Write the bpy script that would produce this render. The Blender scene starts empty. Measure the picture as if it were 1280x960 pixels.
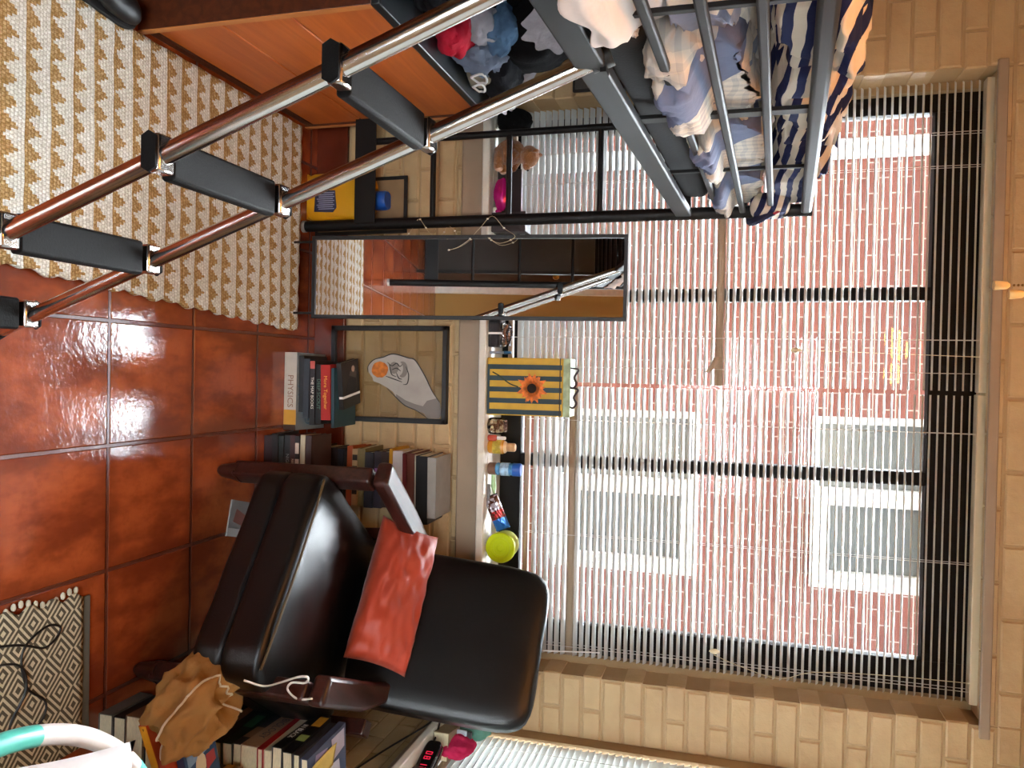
import bpy, bmesh, math, random
from mathutils import Vector, Matrix, noise
from math import sin, cos, pi, radians as rad
S = bpy.context.scene
COL = S.collection
# ---------------------------------------------------------------- camera
cam_d = bpy.data.cameras.new('camera'); cam = bpy.data.objects.new('camera', cam_d); COL.objects.link(cam); S.camera = cam
cam_d.sensor_fit = 'HORIZONTAL'; cam_d.sensor_width = 36; cam_d.lens = 36*1000/1280; cam_d.clip_start = .02
_p, _r, _y = rad(15.67), rad(-1.371), rad(.919)
_f = Vector((sin(_y)*cos(_p), cos(_y)*cos(_p), -sin(_p))); _rt = Vector((cos(_y), -sin(_y), 0)); _dn = _f.cross(_rt)
_r2 = _rt*cos(_r)+_dn*sin(_r); _d2 = _dn*cos(_r)-_rt*sin(_r)
cam.matrix_world = Matrix(((-_d2.x, -_r2.x, -_f.x, 0), (-_d2.y, -_r2.y, -_f.y, 0), (-_d2.z, -_r2.z, -_f.z, 1.47), (0, 0, 0, 1)))
# ---------------------------------------------------------------- world, exposure
W = bpy.data.worlds.new('sky'); S.world = W; W.use_nodes = True
bg = W.node_tree.nodes['Background']; bg.inputs[0].default_value = (.86, .94, 1, 1); bg.inputs[1].default_value = 50.0
vs = S.view_settings; vs.view_transform = 'Standard'; vs.look = 'None'; vs.gamma = 1; vs.use_curve_mapping = False; vs.exposure = 1.15
LAMP = 42.0
def portal(name, loc, rot, sx, sy):
    l = bpy.data.lights.new(name, 'AREA'); l.shape = 'RECTANGLE'; l.size = sx; l.size_y = sy; l.energy = 1; l.cycles.is_portal = True
    o = bpy.data.objects.new(name, l); COL.objects.link(o); o.location = loc; o.rotation_euler = rot
portal('daylight_back', (.05, 2.86, 1.4), (rad(-90), 0, 0), 1.95, 1.55)
portal('daylight_side', (1.42, 1.5, 1.4), (0, rad(90), 0), 1.55, 2.1)
portal('daylight_near', (.35, -1.74, 1.45), (rad(90), 0, 0), 1.6, 1.6)
# ---------------------------------------------------------------- helpers
MATS = {}
def lin(h):
    h = h.lstrip('#'); v = [int(h[i:i+2], 16)/255 for i in (0, 2, 4)]
    return tuple(c/12.92 if c <= .04045 else ((c+.055)/1.055)**2.4 for c in v)+(1,)
class NB:
    def __init__(s, name, rough=.5, metal=0, spec=.5):
        s.m = bpy.data.materials.new(name); s.m.use_nodes = True; s.t = s.m.node_tree; s.t.nodes.clear()
        s.out = s.t.nodes.new('ShaderNodeOutputMaterial'); s.p = s.t.nodes.new('ShaderNodeBsdfPrincipled')
        s.t.links.new(s.p.outputs[0], s.out.inputs[0])
        s.p.inputs['Roughness'].default_value = rough; s.p.inputs['Metallic'].default_value = metal
        s.p.inputs['Specular IOR Level'].default_value = spec
    def n(s, typ, **kw):
        x = s.t.nodes.new('ShaderNode'+typ)
        for k, v in kw.items(): setattr(x, k, v)
        return x
    def put(s, sock, v):
        if hasattr(v, 'is_linked'): s.t.links.new(v, sock)
        elif isinstance(v, str): sock.default_value = lin(v)
        else: sock.default_value = v
    def math(s, op, a, b=0.0, c=0.0):
        x = s.n('Math', operation=op)
        for i, v in enumerate((a, b, c)): s.put(x.inputs[i], v)
        return x.outputs[0]
    def mix(s, f, a, b, bt='MIX'):
        x = s.n('Mix', data_type='RGBA', blend_type=bt); s.put(x.inputs[0], f); s.put(x.inputs[6], a); s.put(x.inputs[7], b); return x.outputs[2]
    def obj(s): return s.n('TexCoord').outputs['Object']
    def gen(s): return s.n('TexCoord').outputs['Generated']
    def sep(s, v):
        x = s.n('SeparateXYZ'); s.put(x.inputs[0], v); return x.outputs
    def comb(s, a, b, c=0.0):
        x = s.n('CombineXYZ')
        for i, v in enumerate((a, b, c)): s.put(x.inputs[i], v)
        return x.outputs[0]
    def scale(s, v, k):
        x = s.n('Mapping'); s.put(x.inputs[0], v); x.inputs['Scale'].default_value = k if hasattr(k, '__len__') else (k, k, k); return x.outputs[0]
    def noise(s, v, sc=5, det=3, rough=.5, dist=0):
        x = s.n('TexNoise'); s.put(x.inputs['Vector'], v); x.inputs['Scale'].default_value = sc; x.inputs['Detail'].default_value = det
        x.inputs['Roughness'].default_value = rough; x.inputs['Distortion'].default_value = dist; return x.outputs[0]
    def step(s, v, a, b):
        x = s.n('MapRange', interpolation_type='SMOOTHSTEP'); s.put(x.inputs[0], v); x.inputs[1].default_value = a; x.inputs[2].default_value = b; return x.outputs[0]
    def bump(s, h, st=.3, d=.01):
        x = s.n('Bump'); x.inputs['Strength'].default_value = st; x.inputs['Distance'].default_value = d; s.put(x.inputs['Height'], h)
        s.t.links.new(x.outputs[0], s.p.inputs['Normal'])
    def color(s, v): s.put(s.p.inputs['Base Color'], v)
def mat(name, col, rough=.5, metal=0, var=.0, vs=6, bump=0, bs=60, bd=.003, spec=.5, coat=0, sheen=0, stretch=None):
    if name in MATS: return MATS[name]
    b = NB(name, rough, metal, spec); c = lin(col); b.color(c)
    v = b.obj()
    if stretch: v = b.scale(v, stretch)
    if var:
        n = b.noise(v, vs, 4); lo = tuple(x*(1-var) for x in c[:3])+(1,); hi = tuple(min(1, x*(1+var)) for x in c[:3])+(1,)
        b.color(b.mix(b.step(n, .3, .7), lo, hi))
    if bump: b.bump(b.noise(v, bs, 3), bump, bd)
    if coat: b.p.inputs['Coat Weight'].default_value = coat; b.p.inputs['Coat Roughness'].default_value = .1
    if sheen: b.p.inputs['Sheen Weight'].default_value = sheen
    MATS[name] = b.m; return b.m
def C(h, rough=.5):  # plain paper / plastic colour
    return mat('paint_'+h.lstrip('#')+('_%02d' % int(rough*100)), h, rough, var=.06, vs=30)
class MB:
    def __init__(s): s.v = []; s.f = []; s.mi = []; s.mg = False
    def add(s, vs, fs, m=0, X=None):
        o = len(s.v)
        s.v += [tuple(X @ Vector(v)) if X else tuple(v) for v in vs]
        s.f += [tuple(i+o for i in f) for f in fs]; s.mi += [m]*len(fs); return s
    def box(s, x0, x1, y0, y1, z0, z1, m=0, X=None):
        return s.add([(x0, y0, z0), (x1, y0, z0), (x1, y1, z0), (x0, y1, z0), (x0, y0, z1), (x1, y0, z1), (x1, y1, z1), (x0, y1, z1)],
                     [(3, 2, 1, 0), (4, 5, 6, 7), (0, 1, 5, 4), (1, 2, 6, 5), (2, 3, 7, 6), (3, 0, 4, 7)], m, X)
    def tube(s, pts, r, n=10, m=0, cap=True, X=None, closed=False, sq=1.0):
        pts = [Vector(p) for p in pts]; k = len(pts); vs = []; up = None
        for i, p in enumerate(pts):
            a = pts[(i-1) % k] if (closed or i > 0) else p; c = pts[(i+1) % k] if (closed or i < k-1) else p
            t = (c-a).normalized()
            if up is None: up = Vector((0, 0, 1)) if abs(t.z) < .9 else Vector((1, 0, 0))
            sd = t.cross(up).normalized(); up = sd.cross(t).normalized()
            rr = r[i] if hasattr(r, '__len__') else r
            for j in range(n):
                a_ = 2*pi*j/n; vs.append(p+sd*rr*cos(a_)+up*rr*sq*sin(a_))
        fs = []
        for i in range(k if closed else k-1):
            i2 = (i+1) % k
            for j in range(n): fs.append((i*n+j, i*n+(j+1) % n, i2*n+(j+1) % n, i2*n+j))
        if cap and not closed: fs += [tuple(range(n-1, -1, -1)), tuple(range((k-1)*n, k*n))]
        return s.add(vs, fs, m, X)
    def lathe(s, prof, n=24, m=0, X=None, sx=1, sy=1):
        vs = [(r*cos(2*pi*j/n)*sx, r*sin(2*pi*j/n)*sy, z) for r, z in prof for j in range(n)]; fs = []
        for i in range(len(prof)-1):
            for j in range(n): fs.append((i*n+j, i*n+(j+1) % n, (i+1)*n+(j+1) % n, (i+1)*n+j))
        if prof[0][0] > 1e-5: fs.append(tuple(range(n-1, -1, -1)))
        if prof[-1][0] > 1e-5: fs.append(tuple(range((len(prof)-1)*n, len(prof)*n)))
        return s.add(vs, fs, m, X)
    def prism(s, poly, z0, z1, m=0, X=None):
        n = len(poly); vs = [(x, y, z0) for x, y in poly]+[(x, y, z1) for x, y in poly]
        return s.add(vs, [tuple(range(n-1, -1, -1)), tuple(range(n, 2*n))]+[(i, (i+1) % n, (i+1) % n+n, i+n) for i in range(n)], m, X)
    def grid(s, fn, nu, nv, m=0, X=None, cu=False):
        s.mg = True
        vs = [fn(i/(nu if cu else nu-1), j/(nv-1)) for i in range(nu) for j in range(nv)]; fs = []
        for i in range(nu if cu else nu-1):
            for j in range(nv-1): fs.append((i*nv+j, ((i+1) % nu)*nv+j, ((i+1) % nu)*nv+j+1, i*nv+j+1))
        return s.add(vs, fs, m, X)
    def ball(s, c, r, nu=20, nv=12, m=0, fn=None, X=None):
        c = Vector(c); r = r if hasattr(r, '__len__') else (r, r, r)
        def f(u, v):
            th = 2*pi*u; ph = pi*v; d = Vector((sin(ph)*cos(th), sin(ph)*sin(th), cos(ph))); k = fn(d) if fn else 1
            return c+Vector((d.x*r[0], d.y*r[1], d.z*r[2]))*k
        return s.grid(f, nu, nv, m, X, cu=True)
    def build(s, name, mats, parent=None, world=True, bevel=0, seg=2, sub=0, smooth=40, solid=0, base=True):
        vs = s.v; loc = None
        if parent is not None and world:
            inv = WM[parent.name].inverted(); vs = [tuple(inv @ Vector(v)) for v in vs]
        elif parent is None and base:
            xs = [v[0] for v in vs]; ys = [v[1] for v in vs]; zs = [v[2] for v in vs]
            loc = Vector(((min(xs)+max(xs))/2, (min(ys)+max(ys))/2, min(zs))); vs = [tuple(Vector(v)-loc) for v in vs]
        me = bpy.data.meshes.new(name); me.from_pydata(vs, [], s.f)
        mats = mats if isinstance(mats, (list, tuple)) else [mats]
        for x in mats: me.materials.append(x)
        me.polygons.foreach_set('material_index', s.mi)
        bm = bmesh.new(); bm.from_mesh(me); (bmesh.ops.remove_doubles(bm, verts=bm.verts, dist=1e-6) if s.mg else None); bmesh.ops.recalc_face_normals(bm, faces=bm.faces); bm.to_mesh(me); bm.free()
        if smooth:
            me.polygons.foreach_set('use_smooth', [True]*len(me.polygons)); me.set_sharp_from_angle(angle=rad(smooth))
        o = bpy.data.objects.new(name, me); COL.objects.link(o)
        if loc is not None: o.location = loc; WM[o.name] = Matrix.Translation(loc)
        if parent is not None: o.parent = parent; WM[o.name] = WM[parent.name].copy()
        if solid: q = o.modifiers.new('thick', 'SOLIDIFY'); q.thickness = solid
        if bevel: q = o.modifiers.new('edge', 'BEVEL'); q.width = bevel; q.segments = seg; q.limit_method = 'ANGLE'; q.harden_normals = False
        if sub: q = o.modifiers.new('soft', 'SUBSURF'); q.levels = sub; q.render_levels = sub
        return o
WM = {}
def T(name, label, cat, loc=(0, 0, 0), rz=0, group=None, rot=None):
    o = bpy.data.objects.new(name, None); COL.objects.link(o); o.empty_display_size = .05
    o.location = loc; o.rotation_euler = rot if rot else (0, 0, rz)
    WM[o.name] = Matrix.Translation(loc) @ o.rotation_euler.to_matrix().to_4x4()
    return tag(o, label, cat, group)
def tag(o, label, cat, group=None, kind=None):
    o['label'] = label; o['category'] = cat
    if group: o['group'] = group
    if kind: o['kind'] = kind
    return o
def struct(o, label=None):
    o['kind'] = 'structure'
    if label: o['label'] = label
    return o
def ST(name, loc=(0, 0, 0), label=None):
    o = bpy.data.objects.new(name, None); COL.objects.link(o); o.location = loc; WM[o.name] = Matrix.Translation(loc); o['kind'] = 'structure'
    if label: o['label'] = label
    return o
def text(s, size, m, parent, X, name='lettering', sx=1):
    cu = bpy.data.curves.new('t', 'FONT'); cu.body = s; cu.size = size; cu.align_x = 'CENTER'; cu.align_y = 'CENTER'; cu.extrude = .0002; cu.resolution_u = 2
    t = bpy.data.objects.new('t', cu); COL.objects.link(t); dg = bpy.context.evaluated_depsgraph_get()
    me = bpy.data.meshes.new_from_object(t.evaluated_get(dg)); bpy.data.objects.remove(t); me.transform(X @ Matrix.Diagonal((sx, 1, 1, 1))); me.name = name
    me.materials.clear(); me.materials.append(m); o = bpy.data.objects.new(name, me); COL.objects.link(o); o.parent = parent; return o
def RX(a): return Matrix.Rotation(rad(a), 4, 'X')
def RY(a): return Matrix.Rotation(rad(a), 4, 'Y')
def RZ(a): return Matrix.Rotation(rad(a), 4, 'Z')
def TR(x, y, z): return Matrix.Translation((x, y, z))
def fbm(p, o=4): return noise.fractal(Vector(p), 1.0, 2.0, o)
def spline(pts, n=8, closed=False):
    P = [Vector(p) for p in pts]; k = len(P); out = []
    for i in range(k if closed else k-1):
        g = (lambda q: P[q % k]) if closed else (lambda q: P[max(0, min(k-1, q))])
        a, b, c, d = g(i-1), g(i), g(i+1), g(i+2)
        for j in range(n):
            t = j/n; out.append(.5*((2*b)+(c-a)*t+(2*a-5*b+4*c-d)*t*t+(3*b-a-3*c+d)*t**3))
    if not closed: out.append(P[-1])
    return out
# ---------------------------------------------------------------- shared materials
def m_floor():
    b = NB('terracotta_tile', .2, spec=.75); v = b.obj(); x, y, z = b.sep(v)
    u = b.math('DIVIDE', b.math('SUBTRACT', x, .2), .305); w = b.math('DIVIDE', b.math('SUBTRACT', y, 1.609), .3125)
    fu = b.math('FRACT', u); fw = b.math('FRACT', w)
    du = b.math('MULTIPLY', b.math('MINIMUM', fu, b.math('SUBTRACT', 1.0, fu)), .305)
    dw = b.math('MULTIPLY', b.math('MINIMUM', fw, b.math('SUBTRACT', 1.0, fw)), .3125)
    d = b.math('ADD', b.math('MINIMUM', du, dw), b.math('MULTIPLY', b.math('SUBTRACT', b.noise(v, 40, 2), .5), .002))
    tile = b.step(d, .0035, .0065)
    wn = b.n('TexWhiteNoise', noise_dimensions='2D'); b.put(wn.inputs['Vector'], b.comb(b.math('FLOOR', u), b.math('FLOOR', w)))
    n1 = b.noise(b.scale(v, (3.2, 1.4, 1)), 2.6, 4, .6); n2 = b.noise(v, 26, 4, .7)
    c = b.mix(b.step(n1, .36, .64), '#6e2d19', '#a9522a'); c = b.mix(b.math('MULTIPLY', b.step(n2, .45, .75), .35), c, '#5f2812')
    c = b.mix(b.math('MULTIPLY', wn.outputs[0], .35), c, '#8e3f20')
    edge = b.step(d, .006, .05); c = b.mix(b.math('MULTIPLY', b.math('SUBTRACT', 1.0, edge), .45), c, '#6b2d18')
    b.color(b.mix(tile, '#5c2c1c', c))
    b.put(b.p.inputs['Roughness'], b.math('ADD', .1, b.math('MULTIPLY', b.math('SUBTRACT', 1.0, tile), .2)))
    h = b.math('ADD', b.math('MULTIPLY', tile, 1.0), b.math('MULTIPLY', b.noise(v, 75, 3, .6), .16))
    h = b.math('ADD', h, b.math('MULTIPLY', b.noise(v, 9, 2), .5)); b.bump(h, .55, .0045)
    return b.m
def m_brick_paint():
    b = NB('painted_brick', .45); v = b.obj(); n = b.noise(v, 4, 4, .6); n2 = b.noise(v, 45, 4, .65)
    b.color(b.mix(b.step(n, .3, .7), '#ad9067', '#bda277')); b.bump(b.math('ADD', n2, b.math('MULTIPLY', b.noise(v, 14, 2), 1.2)), .5, .005); return b.m
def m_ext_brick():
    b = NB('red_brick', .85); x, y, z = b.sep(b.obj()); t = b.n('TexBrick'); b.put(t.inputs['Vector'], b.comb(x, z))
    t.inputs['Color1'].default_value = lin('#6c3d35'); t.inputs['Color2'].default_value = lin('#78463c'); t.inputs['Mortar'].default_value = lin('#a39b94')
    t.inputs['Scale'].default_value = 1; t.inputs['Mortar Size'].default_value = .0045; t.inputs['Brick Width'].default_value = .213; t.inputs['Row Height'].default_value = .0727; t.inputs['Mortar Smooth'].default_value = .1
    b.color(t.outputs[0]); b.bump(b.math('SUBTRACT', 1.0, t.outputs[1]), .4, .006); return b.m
def m_rug():
    b = NB('woven_rug', .9, spec=.1); v = b.obj(); x, y, z = b.sep(v)
    wob = b.math('MULTIPLY', b.math('SUBTRACT', b.noise(v, 9, 2), .5), .012)
    y = b.math('ADD', y, wob); q = .0065
    xs = b.math('MULTIPLY', b.math('FLOOR', b.math('DIVIDE', x, q)), q); ys = b.math('MULTIPLY', b.math('FLOOR', b.math('DIVIDE', y, .0055)), .0055)
    fs = b.math('FRACT', b.math('DIVIDE', xs, .047)); fv = b.math('FRACT', b.math('DIVIDE', ys, .061))
    gold = b.math('LESS_THAN', fv, b.math('ADD', .1, b.math('MULTIPLY', b.math('MINIMUM', b.math('DIVIDE', fs, .6), b.math('DIVIDE', b.math('SUBTRACT', 1.0, fs), .4)), .58)))
    row = b.math('FRACT', b.math('DIVIDE', y, .0092)); yarn = b.math('FRACT', b.math('ADD', b.math('DIVIDE', x, .009), b.math('MULTIPLY', b.math('FLOOR', b.math('DIVIDE', y, .0092)), .5)))
    hy = b.math('MULTIPLY', b.math('SINE', b.math('MULTIPLY', row, pi)), b.math('SINE', b.math('MULTIPLY', yarn, pi)))
    fleck = b.noise(v, 120, 2, .7)
    c = b.mix(gold, b.mix(b.step(fleck, .3, .75), '#d2ccc0', '#fbf8f2'), b.mix(b.step(fleck, .35, .7), '#a57f4c', '#cfae7c'))
    c = b.mix(b.step(hy, .0, .3), b.mix(gold, '#c0b8aa', '#8f6c3c'), c); b.color(c); b.bump(b.math('ADD', hy, b.math('MULTIPLY', fleck, .5)), .8, .004); return b.m
def m_diamond():
    b = NB('diamond_rug', .9, spec=.1); x, y, z = b.sep(b.obj())
    a = b.math('ABSOLUTE', b.math('SUBTRACT', b.math('FRACT', b.math('DIVIDE', x, .088)), .5)); c = b.math('ABSOLUTE', b.math('SUBTRACT', b.math('FRACT', b.math('DIVIDE', y, .074)), .5))
    d = b.math('ADD', a, c); st = b.math('LESS_THAN', b.math('FRACT', b.math('MULTIPLY', d, 5.0)), .46)
    n = b.noise(b.obj(), 200, 2); b.color(b.mix(st, b.mix(n, '#4a463a', '#5d594c'), b.mix(n, '#b3a98c', '#cfc6ab'))); b.bump(n, .6, .003); return b.m
def m_wood(name, a, bb, rough=.35, st=(1, 14, 14), sc=3):
    b = NB(name, rough); v = b.scale(b.obj(), st); n = b.noise(v, sc, 5, .6, .6); b.color(b.mix(b.step(n, .3, .72), a, bb)); b.bump(n, .08, .002); return b.m
def m_leather():
    b = NB('black_leather', .33, spec=.42); v = b.obj(); w = b.n('TexVoronoi'); b.put(w.inputs['Vector'], v); w.inputs['Scale'].default_value = 420
    b.color('#050506'); b.put(b.p.inputs['Roughness'], b.math('ADD', .28, b.math('MULTIPLY', b.noise(v, 12, 3), .14)))
    b.bump(b.math('ADD', b.math('MULTIPLY', w.outputs[0], .3), b.noise(v, 7, 3)), .18, .004); return b.m
def m_glass(name='window_glass', tint=(1, 1, 1, 1), ior=1.5):
    b = NB(name); t = b.n('BsdfTransparent'); t.inputs[0].default_value = tint; g = b.n('BsdfGlossy'); g.inputs['Roughness'].default_value = .02
    f = b.n('Fresnel'); f.inputs[0].default_value = ior; mx = b.n('MixShader'); b.put(mx.inputs[0], f.outputs[0]); b.t.links.new(t.outputs[0], mx.inputs[1]); b.t.links.new(g.outputs[0], mx.inputs[2]); b.t.links.new(mx.outputs[0], b.out.inputs[0]); return b.m
def m_slat(nm='blind_slat', tr=.1):
    b = NB(nm, .35); b.color('#bfc3c1'); t = b.n('BsdfTranslucent'); t.inputs[0].default_value = lin('#e6ece8'); mx = b.n('MixShader'); mx.inputs[0].default_value = tr
    b.t.links.new(b.p.outputs[0], mx.inputs[1]); b.t.links.new(t.outputs[0], mx.inputs[2]); b.t.links.new(mx.outputs[0], b.out.inputs[0]); return b.m
def m_emit(name, col, st):
    b = NB(name); e = b.n('Emission'); e.inputs[0].default_value = lin(col); e.inputs[1].default_value = st; b.t.links.new(e.outputs[0], b.out.inputs[0]); return b.m
def m_comforter():
    b = NB('patchwork_cotton', .9, spec=.1); v = b.obj(); x, y, z = b.sep(v); d = b.math('MULTIPLY', b.math('SUBTRACT', b.noise(v, 5, 2), .5), .12)
    yy = b.math('ADD', y, d); zz = b.math('ADD', z, d)
    band = b.math('FRACT', b.math('DIVIDE', yy, .31)); blue = b.math('LESS_THAN', band, .3)
    l1 = b.math('LESS_THAN', b.math('FRACT', b.math('DIVIDE', yy, .036)), .4); l2 = b.math('LESS_THAN', b.math('FRACT', b.math('DIVIDE', b.math('ADD', zz, x), .04)), .4)
    plaid = b.math('MULTIPLY', b.math('ADD', l1, l2), b.math('MULTIPLY', b.math('GREATER_THAN', band, .3), b.math('LESS_THAN', band, .55)))
    c = b.mix(b.math('MULTIPLY', plaid, .3), '#c9c0b2', '#8f9094'); c = b.mix(blue, c, '#747d94'); b.color(c); b.bump(b.noise(v, 25, 4), .5, .01)
    b.p.inputs['Sheen Weight'].default_value = .2; return b.m
def m_fold():
    b = NB('plaid_and_blue_cotton', .9, spec=.1); v = b.obj(); x, y, z = b.sep(v); d = b.math('MULTIPLY', b.math('SUBTRACT', b.noise(v, 6, 2), .5), .06); zz = b.math('ADD', z, d); yy = b.math('ADD', y, d)
    blue = b.math('LESS_THAN', b.math('FRACT', b.math('ADD', b.math('DIVIDE', b.math('ADD', yy, b.math('MULTIPLY', zz, 1.2)), .43), .15)), .4)
    l1 = b.math('LESS_THAN', b.math('FRACT', b.math('DIVIDE', yy, .028)), .45); l2 = b.math('LESS_THAN', b.math('FRACT', b.math('DIVIDE', zz, .024)), .45)
    c = b.mix(b.math('MULTIPLY', b.math('ADD', l1, l2), .28), '#cfc6b8', '#8d9096'); b.color(b.mix(blue, c, '#6d7690')); b.bump(b.noise(v, 25, 4), .5, .01); return b.m
def m_stripes():
    b = NB('navy_striped_cotton', .9, spec=.1); v = b.obj(); x, y, z = b.sep(v); d = b.math('MULTIPLY', b.math('SUBTRACT', b.noise(v, 4.5, 2), .5), .06)
    s = b.math('FRACT', b.math('DIVIDE', b.math('ADD', b.math('ADD', z, b.math('MULTIPLY', x, .45)), d), .034)); b.color(b.mix(b.math('LESS_THAN', s, .48), '#c9bfae', '#20264a')); b.bump(b.noise(v, 30, 4), .4, .008); return b.m
FLOOR = m_floor(); BRICK = m_brick_paint(); EXT = m_ext_brick(); RUG = m_rug(); DIAM = m_diamond(); LEATHER = m_leather(); GLASS = m_glass(); SLAT = m_slat(); SLAT_SIDE = m_slat('closed_blind_slat', .022)
TRIM = mat('trim_paint', '#94806a', .4, var=.05, vs=8); SILLW = mat('sill_paint', '#d8d2c4', .4, var=.06, vs=10); DARKF = mat('dark_window_frame', '#0e0907', .65, var=.1, spec=.25)
DRAWER = m_wood('orange_wood', '#a8511f', '#bd6329', .38, (14, 1, 14), 2.2); CARC = m_wood('shade_darkened_wood', '#3c1a0c', '#552812', .4, (14, 1, 14)); ARMW = m_wood('walnut_arm', '#200e0a', '#3c1d18', .3, (16, 2, 16), 4)
BLACKM = mat('black_metal', '#070708', .5, .0, bump=.05, bs=300, spec=.35); GREYM = mat('grey_metal', '#232627', .55, 0, spec=.25); CHROME = mat('chrome', '#c6c2be', .17, 1.0); RUBBER = mat('black_tread', '#050505', .7, bump=.25, bs=260, spec=.18)
MATTR = mat('dark_mattress', '#131315', .9, var=.1, bump=.3, bs=200); COMF = m_comforter(); STRIPE = m_stripes(); FOLD = m_fold(); PAGES = mat('page_block', '#d9cba9', .85, var=.12, vs=90, stretch=(1, 1, 12)); WHITEP = C('#ece9e4', .4); BLK = C('#070708', .5)
REDTILE = mat('baseboard_tile', '#5e2414', .22, var=.25, vs=5, bump=.2, bs=30)
# ---------------------------------------------------------------- room shell
struct(MB().box(-2.3, 1.3, -1.7, 2.62, -.05, 0).build('floor', FLOOR, smooth=0, base=False), 'glossy terracotta tile floor')
struct(MB().box(-2.35, 1.36, -1.72, 2.8, 2.62, 2.68).build('ceiling', mat('ceiling_paint', '#d9cbb0', .7), smooth=0))
random.seed(4)
def bricks(mb, rects, cores, y=2.6, L=.213, H=.0677, depth=.12, z0=.12):
    for (x0, x1, za, zb) in cores: mb.box(x0, x1, y+.005, y+depth, za, zb, 1)
    row = 0; z = z0
    while z < 2.62:
        off = (row % 2)*L/2; x = -2.4+off
        while x < 1.25:
            for (a, b_, c, d) in rects:
                xa, xb = max(x+.004, a), min(x+L-.004, b_); za, zb = max(z+.004, c), min(z+H-.004, d)
                if xb-xa > .012 and zb-za > .012:
                    j = random.uniform(-.0012, .0012); e = .0045; yf = y+j; yb = y+depth-.004
                    mb.add([(xa, yf+e, za), (xb, yf+e, za), (xb, yf+e, zb), (xa, yf+e, zb), (xa+e, yf, za+e), (xb-e, yf, za+e), (xb-e, yf, zb-e), (xa+e, yf, zb-e),
                            (xa, yb, za), (xb, yb, za), (xb, yb, zb), (xa, yb, zb)],
                           [(4, 5, 6, 7), (0, 1, 5, 4), (1, 2, 6, 5), (2, 3, 7, 6), (3, 0, 4, 7), (0, 8, 9, 1), (1, 9, 10, 2), (2, 10, 11, 3), (3, 11, 8, 0)], 0)
            x += L
        z += H; row += 1
OX0, OX1, OZ0, OZ1 = -.905, 1.0, .66, 2.18
mb = MB(); R_ = [(-2.3, OX0, .12, 2.62), (OX1, 1.21, .12, 2.62), (OX0, OX1, .12, .56), (OX0, OX1, OZ1, 2.62)]
bricks(mb, R_, [(-2.3, OX0-.005, 0, 2.62), (OX1+.005, 1.21, 0, 2.62), (OX0-.004, OX1+.004, 0, .6), (OX0-.004, OX1+.004, OZ1+.005, 2.62)])
mb.box(-2.3, OX0+.02, 2.72, 2.84, 0, 2.62, 1).box(OX1-.02, 1.36, 2.72, 2.84, 0, 2.62, 1).box(OX0, OX1, 2.71, 2.84, 0, .655, 1).box(OX0, OX1, 2.71, 2.84, OZ1+.02, 2.62, 1)
struct(mb.build('wall_back', [BRICK, mat('painted_mortar', '#a58a62', .6, bump=.4, bs=60)], smooth=0, base=False), 'cream painted brick wall with the wide window')
mb = MB().box(-2.3, 1.21, 2.586, 2.604, 0, .12)
struct(mb.build('baseboard_back', REDTILE, bevel=.003), 'dark red tile baseboard under the window wall')
# right wall with its own window opening
PLAST = mat('side_wall_brick', '#cdbd9b', .5, bump=.3, bs=30)
mb = MB().box(1.21, 1.36, -1.72, .55, 0, 2.62).box(1.21, 1.36, 2.55, 2.72, 0, 2.62).box(1.21, 1.36, .55, 2.55, 0, .56).box(1.21, 1.36, .55, 2.55, 2.18, 2.62)
z = .12; row = 0
while z < .5:
    y = -1.55+(row % 2)*.1065
    while y < 2.58: mb.box(1.204, 1.212, y+.004, min(y+.209, 2.59), z+.004, z+.0637, 1); y += .213
    z += .0677; row += 1
struct(mb.build('wall_right', [mat('side_mortar', '#957a55', .6), BRICK], smooth=0, base=False), 'painted brick side wall with closed blinds')
struct(MB().box(-2.42, -2.3, -1.72, 2.72, 0, 2.62).build('wall_left', BRICK, smooth=0, base=False), 'painted wall behind the loft bed')
mb = MB().box(-2.3, -.4, -1.72, -1.6, 0, 2.62).box(1.1, 1.3, -1.72, -1.6, 0, 2.62).box(-.4, 1.1, -1.72, -1.6, 0, .75).box(-.4, 1.1, -1.72, -1.6, 2.2, 2.62)
struct(mb.build('wall_near', mat('near_wall_paint', '#a8813f', .6), smooth=0, base=False), 'ochre wall behind the photographer')
# ---------------------------------------------------------------- windows
w1 = ST('window_1', (.05, 2.78, .66), 'wide window with dark frame and two mullions')
fr = MB(); yw0, yw1 = 2.75, 2.8
fr.box(OX0, -.83, yw0, yw1, .66, 2.18).box(.88, OX1, yw0, yw1, .66, 2.18).box(-.83, .88, yw0, yw1, 2.045, 2.18).box(-.83, .88, yw0, yw1, .66, .735)
fr.build('frame', DARKF, w1, bevel=.003)
for x in (-.268, .311): MB().box(x-.021, x+.021, yw0-.004, yw1, .735, 2.045).build('mullion', DARKF, w1, bevel=.003)
MB().box(-.83, .88, 2.774, 2.778, .735, 2.045).build('pane', GLASS, w1, smooth=0)
MB().box(OX0-.05, OX1+.05, 2.556, 2.6, .634, .66).box(OX0+.003, OX1-.003, 2.6, 2.75, .634, .66).build('sill', [SILLW], w1, bevel=.005)
MB().box(OX0-.03, OX1+.03, 2.582, 2.6, .552, .633).build('apron', TRIM, w1, bevel=.006)
MB().box(OX0-.02, OX1+.04, 2.592, 2.606, 2.172, 2.2).build('head_trim', TRIM, w1, bevel=.003)
w2 = ST('window_2', (1.3, 1.55, .6), 'side window behind closed white blinds')
MB().box(1.3, 1.35, .55, .6, .6, 2.18).box(1.3, 1.35, 2.5, 2.55, .6, 2.18).box(1.3, 1.35, .6, 2.5, 2.1, 2.18).box(1.3, 1.35, .6, 2.5, .6, .66).box(1.3, 1.35, 1.53, 1.57, .66, 2.1).build('frame', DARKF, w2, bevel=.003)
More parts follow.
